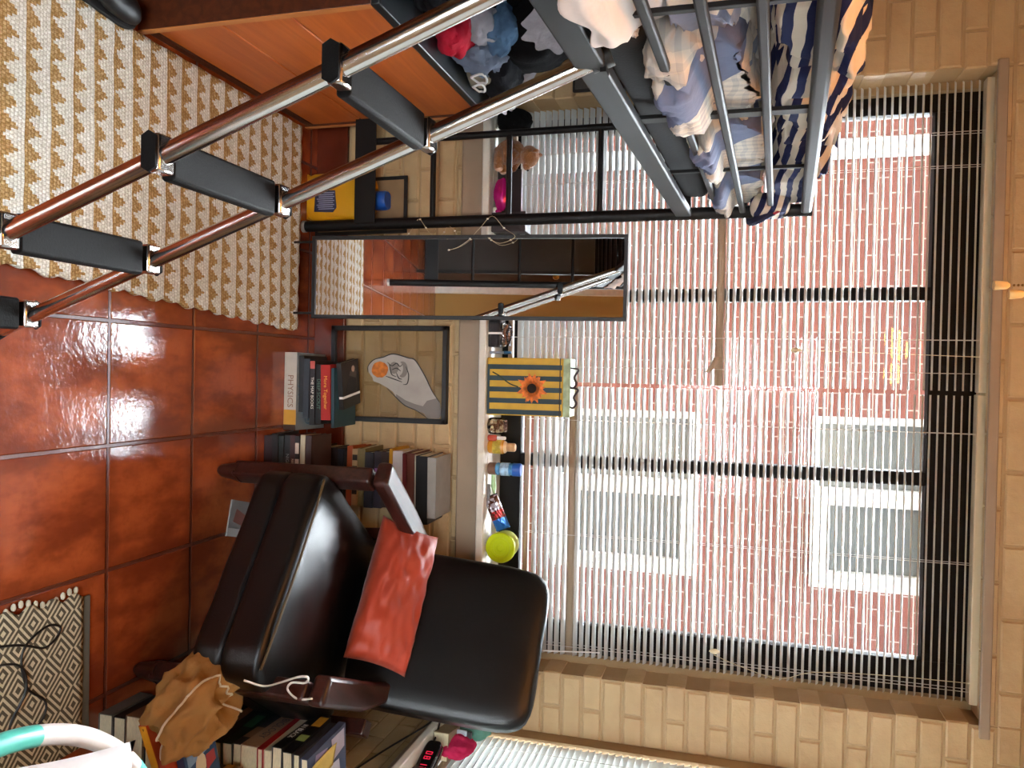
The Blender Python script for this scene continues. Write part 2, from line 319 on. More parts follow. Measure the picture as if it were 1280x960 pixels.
MB().box(1.322, 1.326, .6, 2.5, .66, 2.1).build('pane', GLASS, w2, smooth=0)
MB().box(1.1, 1.33, .5, 2.585, .575, .6).build('sill', SILLW, w2, bevel=.004)
MB().box(1.125, 1.205, .52, 2.583, .553, .574).box(1.15, 1.205, .52, 2.583, .523, .552).build('apron', TRIM, w2, bevel=.004)
w3 = ST('fill_window', (.35, -1.65, .75), 'unseen window added behind the photographer for fill light')  # added window, kept clear of the mirror, there for fill light
MB().box(-.4, -.34, -1.7, -1.65, .75, 2.2).box(1.04, 1.1, -1.7, -1.65, .75, 2.2).box(-.34, 1.04, -1.7, -1.65, 2.14, 2.2).box(-.34, 1.04, -1.7, -1.65, .75, .81).box(.33, .37, -1.7, -1.65, .81, 2.14).build('frame', DARKF, w3)
MB().box(-.34, 1.04, -1.678, -1.674, .81, 2.14).build('pane', GLASS, w3, smooth=0)
def blind(name, label, x0, x1, ztop, zbot, y, cords, tilt=lambda z: 15, flips=(), X=None, pitch=.0215, loc=None, sm=None):
    t = T(name, label, 'window blind', loc if loc else ((x0+x1)/2, y, zbot), group='white slat blinds on the wide window' if loc is None else None)
    def B(m): return m
    def bld(m, n, mt, **k):
        if X: m.v = [tuple(X @ Vector(v)) for v in m.v]
        return m.build(n, mt, t, **k)
    bld(MB().box(x0, x1, y-.02, y+.022, ztop-.03, ztop+.008), 'headrail', mat('headrail_paint', '#c9b99a', .4), bevel=.003)
    mb = MB(); mf = MB(); z = ztop-.045; k = 0; dr = 0
    while z > zbot+.012:
        a = rad(tilt(z)); fl = None
        for fz, fa in flips:
            if abs(z-fz) < pitch/2: fl = fa
        if fl is not None: a = rad(fl)
        for sgn in (0, 1):
            vs = []
            for xx in (x0+.004, x1-.004):
                for q in (-1, -.4, .4, 1):
                    d = q*.0125; hgt = (1-q*q)*.0022+(.0005 if sgn else 0)
                    dz = (random.uniform(-.0005, .0005) if sgn == 0 and q == -1 else 0)
                    if sgn == 0 and q == -1: dr = dz
                    vs.append((xx, y+d*cos(a)-hgt*sin(a), z+d*sin(a)+hgt*cos(a)+dr*.6))
            o = [(0, 1, 5, 4), (1, 2, 6, 5), (2, 3, 7, 6)]
            if sgn == 0: (mb if fl is None else mf).add(vs, o, 0)
        z -= pitch
    bld(mb, 'slats', sm or SLAT, smooth=60)
    if mf.v: bld(mf, 'turned_slat', mat('rail_paint_slat_shade', '#a08c74', .5), smooth=60, solid=.0012)  # room-side shade put into the turned slat's tan colour
    bld(MB().box(x0, x1, y-.013, y+.013, zbot-.008, zbot+.008), 'bottom_rail', mat('rail_paint_slat_shade', '#b3a28b', .4), bevel=.003)
    for cx in cords:
        for dy in (-.0135, .0135): bld(MB().tube([(cx, y+dy, ztop-.03), (cx, y+dy, zbot)], .0009, 5), 'ladder_cord', C('#d9d6cf', .7))
    return t
bl = blind('window_blind', 'white slat blind behind the loft bed, mirror and teddy bear', -.895, .036, 2.19, .715, 2.672, (-.74, -.64, -.12, -.02), lambda z: 25+max(0, 1.5-z)*16, ((1.408, 82),))
b2 = blind('window_blind', 'white slat blind behind the black armchair and sunflower bag', .042, .966, 2.188, .782, 2.672, (.16, .55, .93), lambda z: 24+max(0, 1.2-z)*12, ((.948, 84),))
# broken slat end, tilt cord with tassel, pull cords
mb = MB(); mb.grid(lambda u, v: (-.06+.05*u, 2.652-.004*sin(u*3), 1.41-.012*u-.02*u*u+(v-.5)*.024*(1-.3*u)), 8, 2); mb.build('broken_slat_end', mat('rail_paint_slat_shade', '#a08c74', .5), bl, solid=.0008)  # tan stands for shade on this white slat end
mb = MB().lathe([(.0015, 0), (.007, .006), (.009, .018), (.004, .03), (.001, .034)], 10, X=TR(-.085, 2.65, 1.63)); mb.tube([(-.085, 2.65, 1.66), (-.07, 2.65, 2.16)], .001, 5); mb.build('pull_cord', C('#d8cfae', .5), bl)
mb = MB().tube(spline([(.9, 2.65, 2.16), (.905, 2.648, 1.9), (.92, 2.648, 1.72), (.95, 2.645, 1.62), (.925, 2.646, 1.5), (.9, 2.65, 1.42)], 8), .0011, 5); mb.lathe([(.0015, 0), (.007, .006), (.009, .02), (.004, .03), (.001, .034)], 10, X=TR(.888, 2.648, 1.405)); mb.build('pull_cord', C('#d8cfae', .5), b2)
mb = MB().tube([(.935, 2.65, 1.05), (.955, 2.65, .8)], .0022, 6); mb.build('tilt_wand', C('#e8e6e0', .3), b2)
XR = TR(1.222, 1.55, 0) @ RZ(-90)
blind('window_blind', 'closed white slat blind on the side wall above the alarm clock', -1.0, 1.0, 2.19, .625, 0, (-.9, -.3, .3, .9), lambda z: -74, (), XR, sm=SLAT_SIDE, loc=(1.222, 1.55, .6))
XN = TR(.35, -1.575, 0) @ RZ(180)
blind('window_blind', 'white slat blind on the added fill-light window behind the photographer', -.74, .74, 2.21, .8, 0, (-.6, 0, .6), lambda z: 60, (), XN, sm=SLAT_SIDE, loc=(.35, -1.575, .75), pitch=.0236)  # belongs to the added fill-light window
# ---------------------------------------------------------------- outside
OWN = 20.0  # height of the added wall that dims the facade
ext = T('brick_building', 'red brick building with white windows seen through the blinds', 'building', (0, 6.0, -3))
mb = MB(); wx0, wx1 = .27, 1.47
mb.box(-45, wx0, 6, 6.3, -3, 2.9).box(wx1, 45, 6, 6.3, -3, 2.9)
for a, b_ in ((-3, .12), (1.22, 1.99), (2.82, 2.9)): mb.box(wx0, wx1, 6, 6.3, a, b_)
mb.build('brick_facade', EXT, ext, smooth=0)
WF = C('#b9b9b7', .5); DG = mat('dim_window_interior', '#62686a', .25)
for z0, z1 in ((.12, 1.22), (1.99, 2.82)):
    f = MB(); fw = .05
    f.box(wx0, wx0+fw, 5.97, 6.08, z0, z1).box(wx1-fw, wx1, 5.97, 6.08, z0, z1).box(wx0+fw, wx1-fw, 5.97, 6.08, z1-fw, z1).box(wx0+fw, wx1-fw, 5.95, 6.08, z0, z0+fw).box(.77, .83, 5.97, 6.059, z0+fw, z1-fw)
    f.box(.831, .89, 5.985, 6.055, z0+fw, z1-fw).box(wx1-fw-.06, wx1-fw-.001, 5.985, 6.055, z0+fw, z1-fw).box(.89, wx1-fw-.06, 5.985, 6.055, z0+fw+.001, z0+fw+.06).box(.89, wx1-fw-.06, 5.985, 6.055, z1-fw-.06, z1-fw-.001)
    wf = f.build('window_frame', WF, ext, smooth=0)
    MB().box(wx0+fw, wx1-fw, 6.06, 6.07, z0+fw, z1-fw).build('glazing', DG, wf, smooth=0)
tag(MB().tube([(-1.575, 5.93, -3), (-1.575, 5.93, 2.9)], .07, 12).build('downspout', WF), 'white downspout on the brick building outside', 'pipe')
struct(MB().box(-45, -2.35, 2.84, 3.0, -3, OWN).box(1.36, 45, 2.84, 3.0, -3, OWN).box(-2.35, 1.36, 2.842, 3.0, 2.68, OWN).box(-2.35, 1.36, 2.842, 3.0, -3, -.05).build('wall_sky_block', mat('sky_block_dark', '#141211', .9), smooth=0, base=False), 'unseen outer wall added to block sky from the brick facade')  # added out of view, tall and dark, to keep sky off the facade
struct(MB().box(-18, 18, 2.9, 6.0, -3.1, -3).build('ground', mat('courtyard_asphalt', '#3b3a39', .9, var=.2), smooth=0), 'courtyard ground outside')
# ---------------------------------------------------------------- rugs
t = MB()
def rugpt(u, v):
    y = 1.285+(2.432-1.285)*v; xl = -.822; xr = -.124-.0665*(2.43-y)+.004*sin(y*95)+.003*sin(y*41)
    yy = y+(.004*sin(u*60)+.012*(1-u) if v > .999 else 0)
    return (xl+(xr-xl)*u, yy, .012+.0018*sin(y*57+u*3)*(1 if 0 < u < 1 else 0))
mb = MB().grid(rugpt, 40, 220); o = mb.build('woven_rug', RUG, base=False, solid=-.011); tag(o, 'long cream and tan triangle-patterned woven rug beside the orange dresser', 'rug')
t = T('woven_mat', 'small grey and cream diamond-patterned woven mat with a black cord on it', 'rug', (.7, 1.35, 0))
MB().grid(lambda u, v: (.54+.008*sin(v*45)*(u < .01)+.36*u-.02*(1-v)*(1-u), 1.1+.425*v, .006+.001*sin(u*30)), 30, 40).build('weave', DIAM, t, solid=-.0055)
MB().box(.548, .9, 1.526, 1.552, .001, .007).build('border_strip', mat('grey_binding', '#5b5a50', .9), t, bevel=.002)
mb = MB()
for i in range(22): y = 1.12+i*.0185; mb.ball((.535+.008*sin(y*45)-.02*(1-(y-1.1)/.425), y, .006), (.009, .006, .005), 8, 6)
mb.build('knotted_edge', C('#b9b29c', .9), t)
p = spline([(.56, 1.16, .012), (.6, 1.34, .012), (.63, 1.42, .012), (.6, 1.46, .012), (.585, 1.42, .012), (.62, 1.36, .012), (.7, 1.37, .014), (.75, 1.42, .012), (.79, 1.41, .012), (.8, 1.36, .012), (.77, 1.33, .012), (.7, 1.365, .018), (.64, 1.34, .012), (.62, 1.2, .012)], 8)
tag(MB().tube(p, .0028, 6).build('cord', BLK), 'thin black cord looped on the grey diamond mat', 'cord')
# ---------------------------------------------------------------- dresser
d = T('dresser', 'orange-brown wooden dresser with three wide drawers and a black top', 'dresser', (-1.06, 2.1, 0))
X0, X1, Y0, Y1, DH = -1.3, -.838, 1.69, 2.52, .642
cb = MB().box(X0, X1, Y0, Y0+.02, 0, DH).box(X0, X1, Y1-.02, Y1, 0, DH).box(X0, X0+.012, Y0+.02, Y1-.02, 0, DH).box(X0, X1-.005, Y0+.02, Y1-.02, .005, .03).box(X0, X1-.03, Y0+.02, Y1-.02, DH-.03, DH-.005)
cb.build('carcass', CARC, d, bevel=.002)  # shade on the near side is put into the dark carcass colour
for a, b_ in ((.034, .222), (.226, .415), (.419, .634)):
    MB().box(X1-.03, X1-.006, Y0+.031, Y1-.024, a, b_).build('drawer', DRAWER, d, bevel=.0025)
for ya in (Y0, Y1-.02): MB().box(X1-.0005, X1+.0015, ya, ya+.02, 0, DH-.002).build('edge_band', mat('edge_band_wood', '#b8743c', .4), d, smooth=0)
MB().box(X0-.005, X1+.004, Y0-.004, Y1+.004, DH, DH+.024).build('top', mat('slate_top', '#12171a', .4), d, bevel=.003)
# ---------------------------------------------------------------- clothes on the dresser
def garment(name, label, c, r, col, seed, amp=.22, fr=7.0, pat=None, group='clothes heaped on the dresser'):
    c = Vector(c); base = c.z-r[2]
    def f(u, v):
        th = 2*pi*u; ph = pi*v; dv = Vector((sin(ph)*cos(th), sin(ph)*sin(th), cos(ph)))
        q = Vector((dv.x*r[0], dv.y*r[1], dv.z*r[2]))*fr+Vector((seed*7.3, seed*3.1, seed))
        k = 1+amp*noise.noise(q)+amp*.9*(abs(noise.noise(q*1.9+Vector((5, 5, 5))))-.3)+amp*.4*abs(noise.noise(q*4.3))
        p = c+Vector((dv.x*r[0], dv.y*r[1], dv.z*r[2]))*k
        if p.z < base+.15*r[2]: p.z = base+.15*r[2]+(p.z-base-.15*r[2])*.04
        return p
    mb = MB().grid(f, 56, 34, cu=True)
    return tag(mb.build(name, pat or mat('cloth_'+col.strip('#'), col, .95, var=.15, vs=14, bump=.5, bs=180, spec=.1)), label, 'clothes', group)
DZ = DH+.024
def ribbon(name, label, path, w, col, seed, thick=.006, ruff=.012, pat=None, up=(0, 0, 1), group='clothes heaped on the dresser'):
    P = spline(path, 10); U = Vector(up)
    def f(u, v):
        i = min(len(P)-1, int(u*(len(P)-1)+.5)); t_ = (P[min(i+1, len(P)-1)]-P[max(i-1, 0)]).normalized(); s_ = t_.cross(U).normalized(); n_ = s_.cross(t_)
        return P[i]+s_*(v-.5)*w*(1+.15*sin(u*5+seed))+n_*(ruff*sin(v*19+seed+u*4)+ruff*.8*noise.noise(Vector((u*9, v*7, seed))))
    return tag(MB().grid(f, len(P), 28).build(name, pat or mat('cloth_'+col.strip('#'), col, .95, var=.15, vs=14, bump=.5, bs=180, spec=.1), solid=thick), label, 'clothes', group)
JE = NB('denim', .95, spec=.1); JE.color(JE.mix(JE.noise(JE.obj(), 14, 4), '#2c3c52', '#5d7d9e')); JE.bump(JE.noise(JE.obj(), 160, 2), .4, .003)
garment('black_jumper', 'big black jumper at the back of the dresser pile', (-1.12, 2.25, DZ+.13), (.17, .24, .15), '#09090b', 1.3)
garment('black_trousers', 'black trousers slumped along the dresser edge under the jeans', (-.98, 2.34, DZ+.075), (.12, .15, .085), '#1b1c20', 6.1, .3, 11)
garment('black_shirt', 'black shirt nearest the camera on the dresser pile', (-1.0, 1.83, DZ+.06), (.13, .13, .065), '#17171a', 2.2, .3, 10)
garment('red_shirt', 'crumpled bright red shirt on the dresser edge', (-.925, 2.05, DZ+.045), (.07, .09, .052), '#a51e31', 3.7, .3, 14)
garment('red_sleeve_top', 'dark red top rising behind the chrome ladder rail', (-1.0, 1.96, DZ+.11), (.05, .1, .06), '#9c1f33', 9.2, .3, 14)
garment('grey_shirt', 'light grey shirt between the red shirt and the jeans', (-.955, 2.1, DZ+.1), (.055, .07, .055), '#9a9ba3', 4.4, .3, 14)
garment('jeans', 'crumpled blue jeans on the dresser pile', (-.97, 2.15, DZ+.14), (.075, .085, .05), '#41546b', 5.1, .35, 15, JE.m)
garment('seamed_shirt', 'blue-grey top with pale seams hanging over the dresser edge', (-.925, 2.22, DZ+.065), (.06, .085, .07), '#6c7688', 7.7, .38, 16)
garment('beige_cap', 'beige cloth with white trim at the dresser corner', (-.915, 2.3, DZ+.04), (.05, .06, .045), '#8f8373', 8.8, .35, 16)
garment('navy_socks', 'navy cloth bundle at the far end of the dresser', (-.96, 2.41, DZ+.05), (.075, .07, .055), '#20283f', 11.5, .35, 14)
def tube_garm():
    P = spline([(-1.06, 1.95, 1.06), (-1.0, 2.0, 1.04), (-.96, 2.08, 1.0), (-.935, 2.16, .965)], 12)
    def f(u, v):
        i = min(len(P)-1, int(v*(len(P)-1)+.5)); a = 2*pi*u; fl = 1+.35*max(0, v-.7)/.3; k = 1+.12*sin(a*9+v*2)*(.3+v)+.1*noise.noise(Vector((cos(a)*2, sin(a)*2, v*6)))
        return P[i]+Vector((.02*cos(a), .05*cos(a), .062*sin(a)))*k*fl
    return MB().grid(f, 72, len(P), cu=True)
garment('black_coat', 'tall black coat heaped under the pale grey sleeve', (-1.0, 2.3, DZ+.17), (.1, .17, .16), '#101012', 13.4, .2, 6)
tag(tube_garm().build('grey_sweater', mat('cloth_pale_grey', '#a9a8b0', .95, var=.12, vs=30, bump=.5, bs=120, spec=.1)), 'pale grey ribbed sweater sleeve hanging at the top of the dresser pile', 'clothes', 'clothes heaped on the dresser')
ribbon('white_camisole', 'white camisole dangling off the far end of the dresser pile', [(-1.02, 2.47, .83), (-.95, 2.5, .8), (-.9, 2.53, .755), (-.87, 2.545, .705)], .1, '#c9c8d0', 2.1, .003, .02)
mb = MB()
for k, (x, y, z, s) in enumerate(((-.86, 2.25, .72, 1), (-.855, 2.31, .7, .8))):
    mb.tube([(x+.004*sin(i), y+.035*s*cos(i*2*pi/14), z+.022*s*sin(i*2*pi/14)) for i in range(14)], .0035, 6, closed=True)
tag(mb.build('white_strap', C('#d8d6d4', .9)), 'thin white elastic strap looped over the beige cloth on the dresser', 'clothes')
# shoes on the rug
def shoe(name, label, x, y, rz):
    s = T(name, label, 'shoe', (x, y, .0135), rz, 'black shoes by the dresser'); s.scale = (.86, .86, .86)
    def up(u, v):
        a = 2*pi*u; L = .125; w = .047*(1-.25*abs(2*v-1)**3)*(.86 if v > .55 else 1); end = math.sqrt(max(0, 1-abs(2*v-1)**3.2)); h = .055+.035*max(0, v-.45)
        return ((w*end*cos(a)), -L+2*L*v, .014+max(-.0, h*end*(.5+.5*sin(a))))
    MB().grid(up, 20, 22, cu=True).build('upper', mat('black_shoe', '#0a0a0c', .45, bump=.2, bs=40), s, world=False)
    MB().prism([(.052*math.sqrt(max(0, 1-abs(2*v-1)**3.2))*sg, -.13+.26*v) for sg, rr in ((1, range(21)), (-1, range(20, -1, -1))) for v in [i/20 for i in rr]], 0, .02).build('sole', mat('black_sole', '#0d0d0e', .7), s, world=False, bevel=.003)
    return s
shoe('black_shoe', 'black shoe whose round toe shows at the near corner of the dresser', -.86, 1.55, rad(172))
shoe('black_shoe', 'second black shoe on the rug, beyond its pair towards the bed', -.97, 1.46, rad(165))
# ---------------------------------------------------------------- loft bed
bed = T('loft_bed', 'black metal loft bed with grey side rail and guard bars', 'bed', (-.98, 1.5, 0))
YF, YN = 2.5, .55; XB = -1.46
def zb(z, y, k=.055): return z+k*(y-YF)
for x, y in ((-.492, YF), (XB, YF), (-.492, YN), (XB, YN)):
    ztop = zb(1.672, y, .06); r0 = .019
    pm = MB().tube([(x, y, .004), (x, y, ztop)], r0, 16); pb = pm.build('post', BLACKM, bed)
    MB().lathe([(.021, 0), (.021, .01), (.0185, .014)], 16, X=TR(x, y, 0)).build('foot_cap', C('#8d8a86', .5), pb)
def bar(name, a, b_, w, h, m, parent=bed, bev=.004):
    a, b_ = Vector(a), Vector(b_); t_ = (b_-a).normalized(); s_ = t_.cross(Vector((0, 0, 1)) if abs(t_.z) < .9 else Vector((0, 1, 0))).normalized(); n_ = s_.cross(t_)
    vs = [p+s_*sx*w/2+n_*sz*h/2 for p in (a, b_) for sx, sz in ((-1, -1), (1, -1), (1, 1), (-1, 1))]
    return MB().add(vs, [(3, 2, 1, 0), (4, 5, 6, 7), (0, 1, 5, 4), (1, 2, 6, 5), (2, 3, 7, 6), (3, 0, 4, 7)]).build(name, m, parent, bevel=bev)
for x in (-.492, XB):
    bar('side_rail', (x, YN, zb(1.304, YN)), (x, YF, 1.304), .022, .048, GREYM)
    for z, k, nm in ((1.408, .05, 'guard_bar'), (1.476, .045, 'guard_bar'), (1.556, .046, 'guard_bar')): bar(nm, (x, YN, zb(z, YN, k)), (x, YF, z), .014, .017, GREYM)
    bar('top_rail', (x, YN, zb(1.655, YN, .058)), (x, YF, 1.655), .026, .03, GREYM, bev=.008)
    for y, w in ((1.13, .012), (1.6, .03), (2.03, .012)):
        bar('guard_upright', (x-.012, y, zb(1.29, y)), (x-.012, y, zb(1.65, y, .058)), .008, w, BLACKM, bev=.001)
for y in (YF, YN):
    for z in (.245,): bar('cross_bar', (-.492, y-.022, z), (XB, y-.022, z), .006, .076, BLACKM, bev=.001)
    for z in (1.3,): bar('end_rail', (-.492, y, zb(z, y)), (XB, y, zb(z, y)), .022, .05, BLACKM)
    for z in (1.48, 1.655): bar('end_guard', (-.492, y, zb(z, y, .055)), (XB, y, zb(z, y, .055)), .018, .02, BLACKM)
    for xs in ((-.492, -.772), (XB, XB+.28)):
        for z in (.482, .745, 1.044): MB().tube([(xs[0], y, z), (xs[1], y, z)], .0095, 10).build('end_rung', BLACKM, bed)
        MB().tube([(xs[1], y, .21), (xs[1], y, zb(1.29, y))], .0115, 10).build('inner_upright', BLACKM, bed)
mb = MB()
for i in range(12): y = YN+.12+i*.158; mb.box(XB, -.492, y-.012, y+.012, zb(1.28, y), zb(1.289, y))
mb.build('slat_base', BLACKM, bed)
# mattress and bedding
def zt(y): return .055*(y-YF)
def mp(u, v):
    y = YN+.06+(YF-YN-.1)*v; a = 2*pi*u; n = 5; ca, sa = cos(a), sin(a); sx = math.copysign(abs(ca)**(2/n), ca); sz = math.copysign(abs(sa)**(2/n), sa); e = 1 if .001 < v < .999 else .9
    return (-.976+.452*sx*e+.004*noise.noise(Vector((y*6, a, 0))), y, 1.346+zt(y)+.055*sz*e)
tag(MB().grid(mp, 48, 40, cu=True).add([], []).build('mattress', MATTR), 'dark grey mattress inside the loft bed frame', 'mattress')
def lump(yc, xc, zc, ry, rx, rz, seed, fr=6, amp=.12, nu=90, nv=60, ex=3.2, tilt=.06, xmax=None, rid=.35):
    def f(u, v):
        a = 2*pi*u; s = 2*v-1; e = max(0, 1-abs(s)**4)**.4; ca, sa = cos(a), sin(a); sx = math.copysign(abs(ca)**(2/ex), ca); sz = math.copysign(abs(sa)**(2/ex), sa)
        q = Vector((ca*rx*fr, s*ry*fr, sa*rz*fr))+Vector((seed, seed*2, seed*3)); k = 1+amp*noise.noise(q)+amp*.8*(rid-abs(noise.noise(q*2.1)))+amp*.3*noise.noise(q*5)
        y = yc+ry*s+.02*noise.noise(q*1.3); x = xc+rx*sx*e*k; z = zc+tilt*(y-YF)+rz*sz*e*k*(1.25 if sz > 0 else .9)
        if xmax is not None: x = min(x, xmax(y, z))
        return (x, y, z)
    return f
com = T('comforter', 'cream and blue-grey patchwork comforter bulging through the guard bars', 'bedding', (-.95, 1.5, 1.3))
xm = lambda y, z: -.508+.03*noise.noise(Vector((y*9, z*14, 2)))-.018
MB().grid(lump(1.52, -.93, 1.478, .92, .41, .062, 3.3, 9, .16, xmax=xm), 110, 150, cu=True).build('quilt', COMF, com, smooth=180)
for yc, zc, ry, rz, sd_ in ((1.47, 1.388, .2, .078, 5.3), (1.9, 1.425, .2, .068, 8.1), (2.33, 1.445, .19, .06, 9.1)):
    MB().grid(lump(yc, -.555, zc-.06*(yc-YF), ry, .088, rz, sd_, 13, .3, xmax=lambda y, z: -.462-.055*max(0, min(1, (z-(1.436+.05*(y-YF)))/.02))), 60, 70, cu=True).build('fold', FOLD, com, smooth=180)
SHEET = mat('white_cotton', '#cfc6c0', .95, var=.08, vs=5, bump=.4, bs=40, spec=.1)
def drape(u, v):
    y = .6+.65*u; w = sin(pi*min(1, u*1.08)); k = .005*sin(u*19)+.008*noise.noise(Vector((u*7, v*5, 1)))
    top = 1.38+zt(y); hang = .05+.006*sin(u*13); e = max(0, (u-.86)/.14); e = e*e*(3-2*e); hang *= 1-.75*e; q = v
    if q < .5: return (-.56+(.07-.05*e+k*.5)*(q/.5), y, top+.05-.05*(q/.5)**2+.01*noise.noise(Vector((u*9, v*6, 3))))
    s = (q-.5)/.5; return (-.474-.05*e+k+.012*sin(s*pi)*w, y, top-hang*s-.008*sin(u*31)*s)
MB().grid(drape, 60, 36).build('overhanging_fold', SHEET, com, smooth=180, solid=.006)
xs_ = lambda y, z: -.51 if z < zb(1.675, y, .058) else -.485+.0*y
sd = T('striped_duvet', 'navy and cream striped duvet piled on top of the loft bed', 'bedding', (-.95, 1.6, 1.55))
MB().grid(lump(1.6, -.92, 1.635, .83, .41, .078, 12.7, 7, .2, tilt=.058, xmax=xs_), 110, 140, cu=True).build('duvet', STRIPE, sd, smooth=180)
MB().grid(lump(2.36, -.6, 1.60, .17, .1, .055, 2.9, 12, .18, xmax=lambda y, z: -.512), 40, 50, cu=True).build('corner', STRIPE, sd, smooth=180)
PIP = mat('navy_red_piping', '#8e1f2c', .9)
NAV = mat('navy_cotton', '#22284a', .95, bump=.4, bs=120)
MB().grid(lump(2.475, -.5, 1.545, .085, .03, .05, 4.9, 14, .15, xmax=lambda y, z: -.466), 30, 30, cu=True).build('hanging_corner', STRIPE, sd, smooth=180)
MB().tube(spline([(-.478, 2.42, 1.575), (-.466, 2.47, 1.535), (-.47, 2.53, 1.515), (-.49, 2.56, 1.51)], 8), .007, 8).build('red_piping', PIP, sd)
MB().tube(spline([(-.476, 2.43, 1.56), (-.463, 2.48, 1.52), (-.468, 2.54, 1.5), (-.49, 2.565, 1.497)], 8), .012, 8).build('navy_hem', NAV, sd)
# ---------------------------------------------------------------- ladder
ld = T('bed_ladder', 'chrome tube ladder with black treads leaning on the loft bed', 'ladder', (-.2, 1.11, 0))
def lx(z): return -.05-.36*z
for y in (.955, 1.265):
    MB().tube([(lx(.0), y, .013), (lx(1.245), y, 1.245)], .0145, 20).build('rail', CHROME, ld)
    h = MB().tube(spline([(lx(1.235), y, 1.235), (-.503, y, 1.262), (-.505, y, 1.268)], 4), .0185, 12).box(-.52, -.474, y-.012, y+.012, 1.252, 1.262)
    h.build('hook', BLACKM, ld); MB().tube([(lx(0), y, .0128), (lx(.05), y, .05)], .02, 14).build('foot', RUBBER, ld)
for z in (.124, .409, .684, .962):
    x = lx(z); tr = MB().prism([(-.031, -.012), (-.027, -.016), (.027, -.016), (.031, -.012), (.031, .002), (.027, .007), (-.027, .007), (-.031, .002)], -.13, .13, X=TR(x, 1.11, z-.006) @ RX(90)).build('tread', RUBBER, ld, bevel=.002)
    for y, sg in ((.955, -1), (1.265, 1)):
        MB().box(x-.027, x+.027, y-.018 if sg > 0 else y-.016, y+.016 if sg > 0 else y+.018, z-.015, z+.007).build('bracket', CHROME, ld, bevel=.004)
        MB().prism([(-.029, -.004), (-.022, -.016), (.022, -.016), (.029, -.004), (.022, .008), (-.022, .008)], -.002, .002, X=TR(x, y+sg*.0195, z-.002) @ RX(90)).build('end_cap', RUBBER, ld)
# fairy lights on the bed post
P1 = [(-.47+.03*cos(i*.9), 2.475+.02*sin(i*.9), .38+i*.018) for i in range(10)]+[(-.44, 2.462, .58), (-.42, 2.46, .52), (-.4, 2.46, .45), (-.39, 2.46, .5), (-.395, 2.46, .57), (-.42, 2.46, .62), (-.465, 2.472, .66), (-.5, 2.47, .7), (-.46, 2.47, .74), (-.43, 2.462, .78), (-.41, 2.46, .73), (-.43, 2.46, .69)]
sl = T('string_lights', 'thin wire string lights with clear beads wound around the black bed post', 'string lights', (-.45, 2.46, .38))
PP = spline(P1, 5); MB().tube(PP, .0008, 5).build('wire', C('#c9b995', .5), sl)
mb = MB()
for i in range(6, len(PP), 7): mb.ball(PP[i], (.003, .003, .004), 8, 6)
mb.build('bead_lights', C('#e3dccb', .3), sl)
# ---------------------------------------------------------------- mirror
mr = T('leaning_mirror', 'tall narrow mirror in a thin black frame leaning on the window sill', 'mirror', (-.303, 2.39, 0), rot=(rad(-7.0), 0, 0))
mw, mh = .262, 1.14
fm = MB().box(-mw/2-.006, -mw/2+.006, -.006, .014, .095, mh).box(mw/2-.006, mw/2+.006, -.006, .014, .095, mh).box(-mw/2, mw/2, -.006, .014, .095, .107).box(-mw/2, mw/2, -.006, .014, mh-.012, mh).box(-mw/2, mw/2, .006, .012, .1, mh-.006)
fm.build('frame', BLK, mr, world=False, bevel=.001)
MIR = NB('mirror_silver', .0, 1.0); MIR.color((.88, .9, .9, 1)); MB().box(-mw/2+.006, mw/2-.006, .001, .005, .107, mh-.012).build('mirror_glass', MIR.m, mr, world=False, smooth=0)
for sg in (-1, 1): MB().tube([(sg*(mw/2-.012), .008, .1), (sg*(mw/2-.012), .012, .0035)], .004, 8).build('foot', BLK, mr, world=False)
# ---------------------------------------------------------------- framed hand print on clear glass
fp = T('framed_print', 'black framed clear print of a grey hand holding an orange against the brick', 'picture', (.016, 2.585, .072))
fx0, fx1, fz0, fz1 = -.152, .186, .075, .515
MB().box(fx0, fx0+.017, 2.572, 2.597, fz0, fz1).box(fx1-.017, fx1, 2.572, 2.597, fz0, fz1).box(fx0, fx1, 2.572, 2.597, fz0, fz0+.017).box(fx0, fx1, 2.572, 2.597, fz1-.017, fz1).build('frame', BLK, fp, bevel=.002)
MB().box(fx0+.015, fx1-.015, 2.584, 2.586, fz0+.015, fz1-.015).build('glass', m_glass('picture_glass', (.86, .84, .8, 1), 1.2), fp, smooth=0)
HND = NB('hand_print_ink', .7); hv = HND.obj(); HND.color(HND.mix(HND.noise(hv, 14, 4), '#8d857d', '#b5aea5'))
# print coordinates: a along the frame width 0..1, h along its height 0..1
def pr(poly, m, name, dy, par=fp):
    P = [(fx0+.017+(fx1-fx0-.034)*a, fz0+.017+(fz1-fz0-.034)*h) for a, h in poly]
    return MB().prism(P, -.0004, .0004, X=TR(0, 2.5835-dy, 0) @ RX(90) @ Matrix.Scale(1, 4)).build(name, m, par, smooth=0)
sc = lambda x, y: ((y-90)/(845-90), (x-105)/(1035-105))
hand = [sc(*p) for p in ((1010, 840), (1030, 800), (1012, 700), (950, 610), (880, 470), (800, 345), (740, 325), (610, 292), (520, 322), (440, 345), (390, 400), (395, 455), (430, 500), (440, 530), (490, 545), (560, 585), (610, 620), (640, 665), (720, 735), (800, 770), (880, 800), (915, 842))]
pr([(a, max(.0, min(1, h))) for a, h in hand], HND.m, 'hand_print', 0)
INK = mat('hand_print_dark_ink', '#2f2c2a', .7); ink = mat('hand_print_mid_ink', '#77706a', .7); inkl = mat('hand_print_light_ink', '#a49c94', .7)
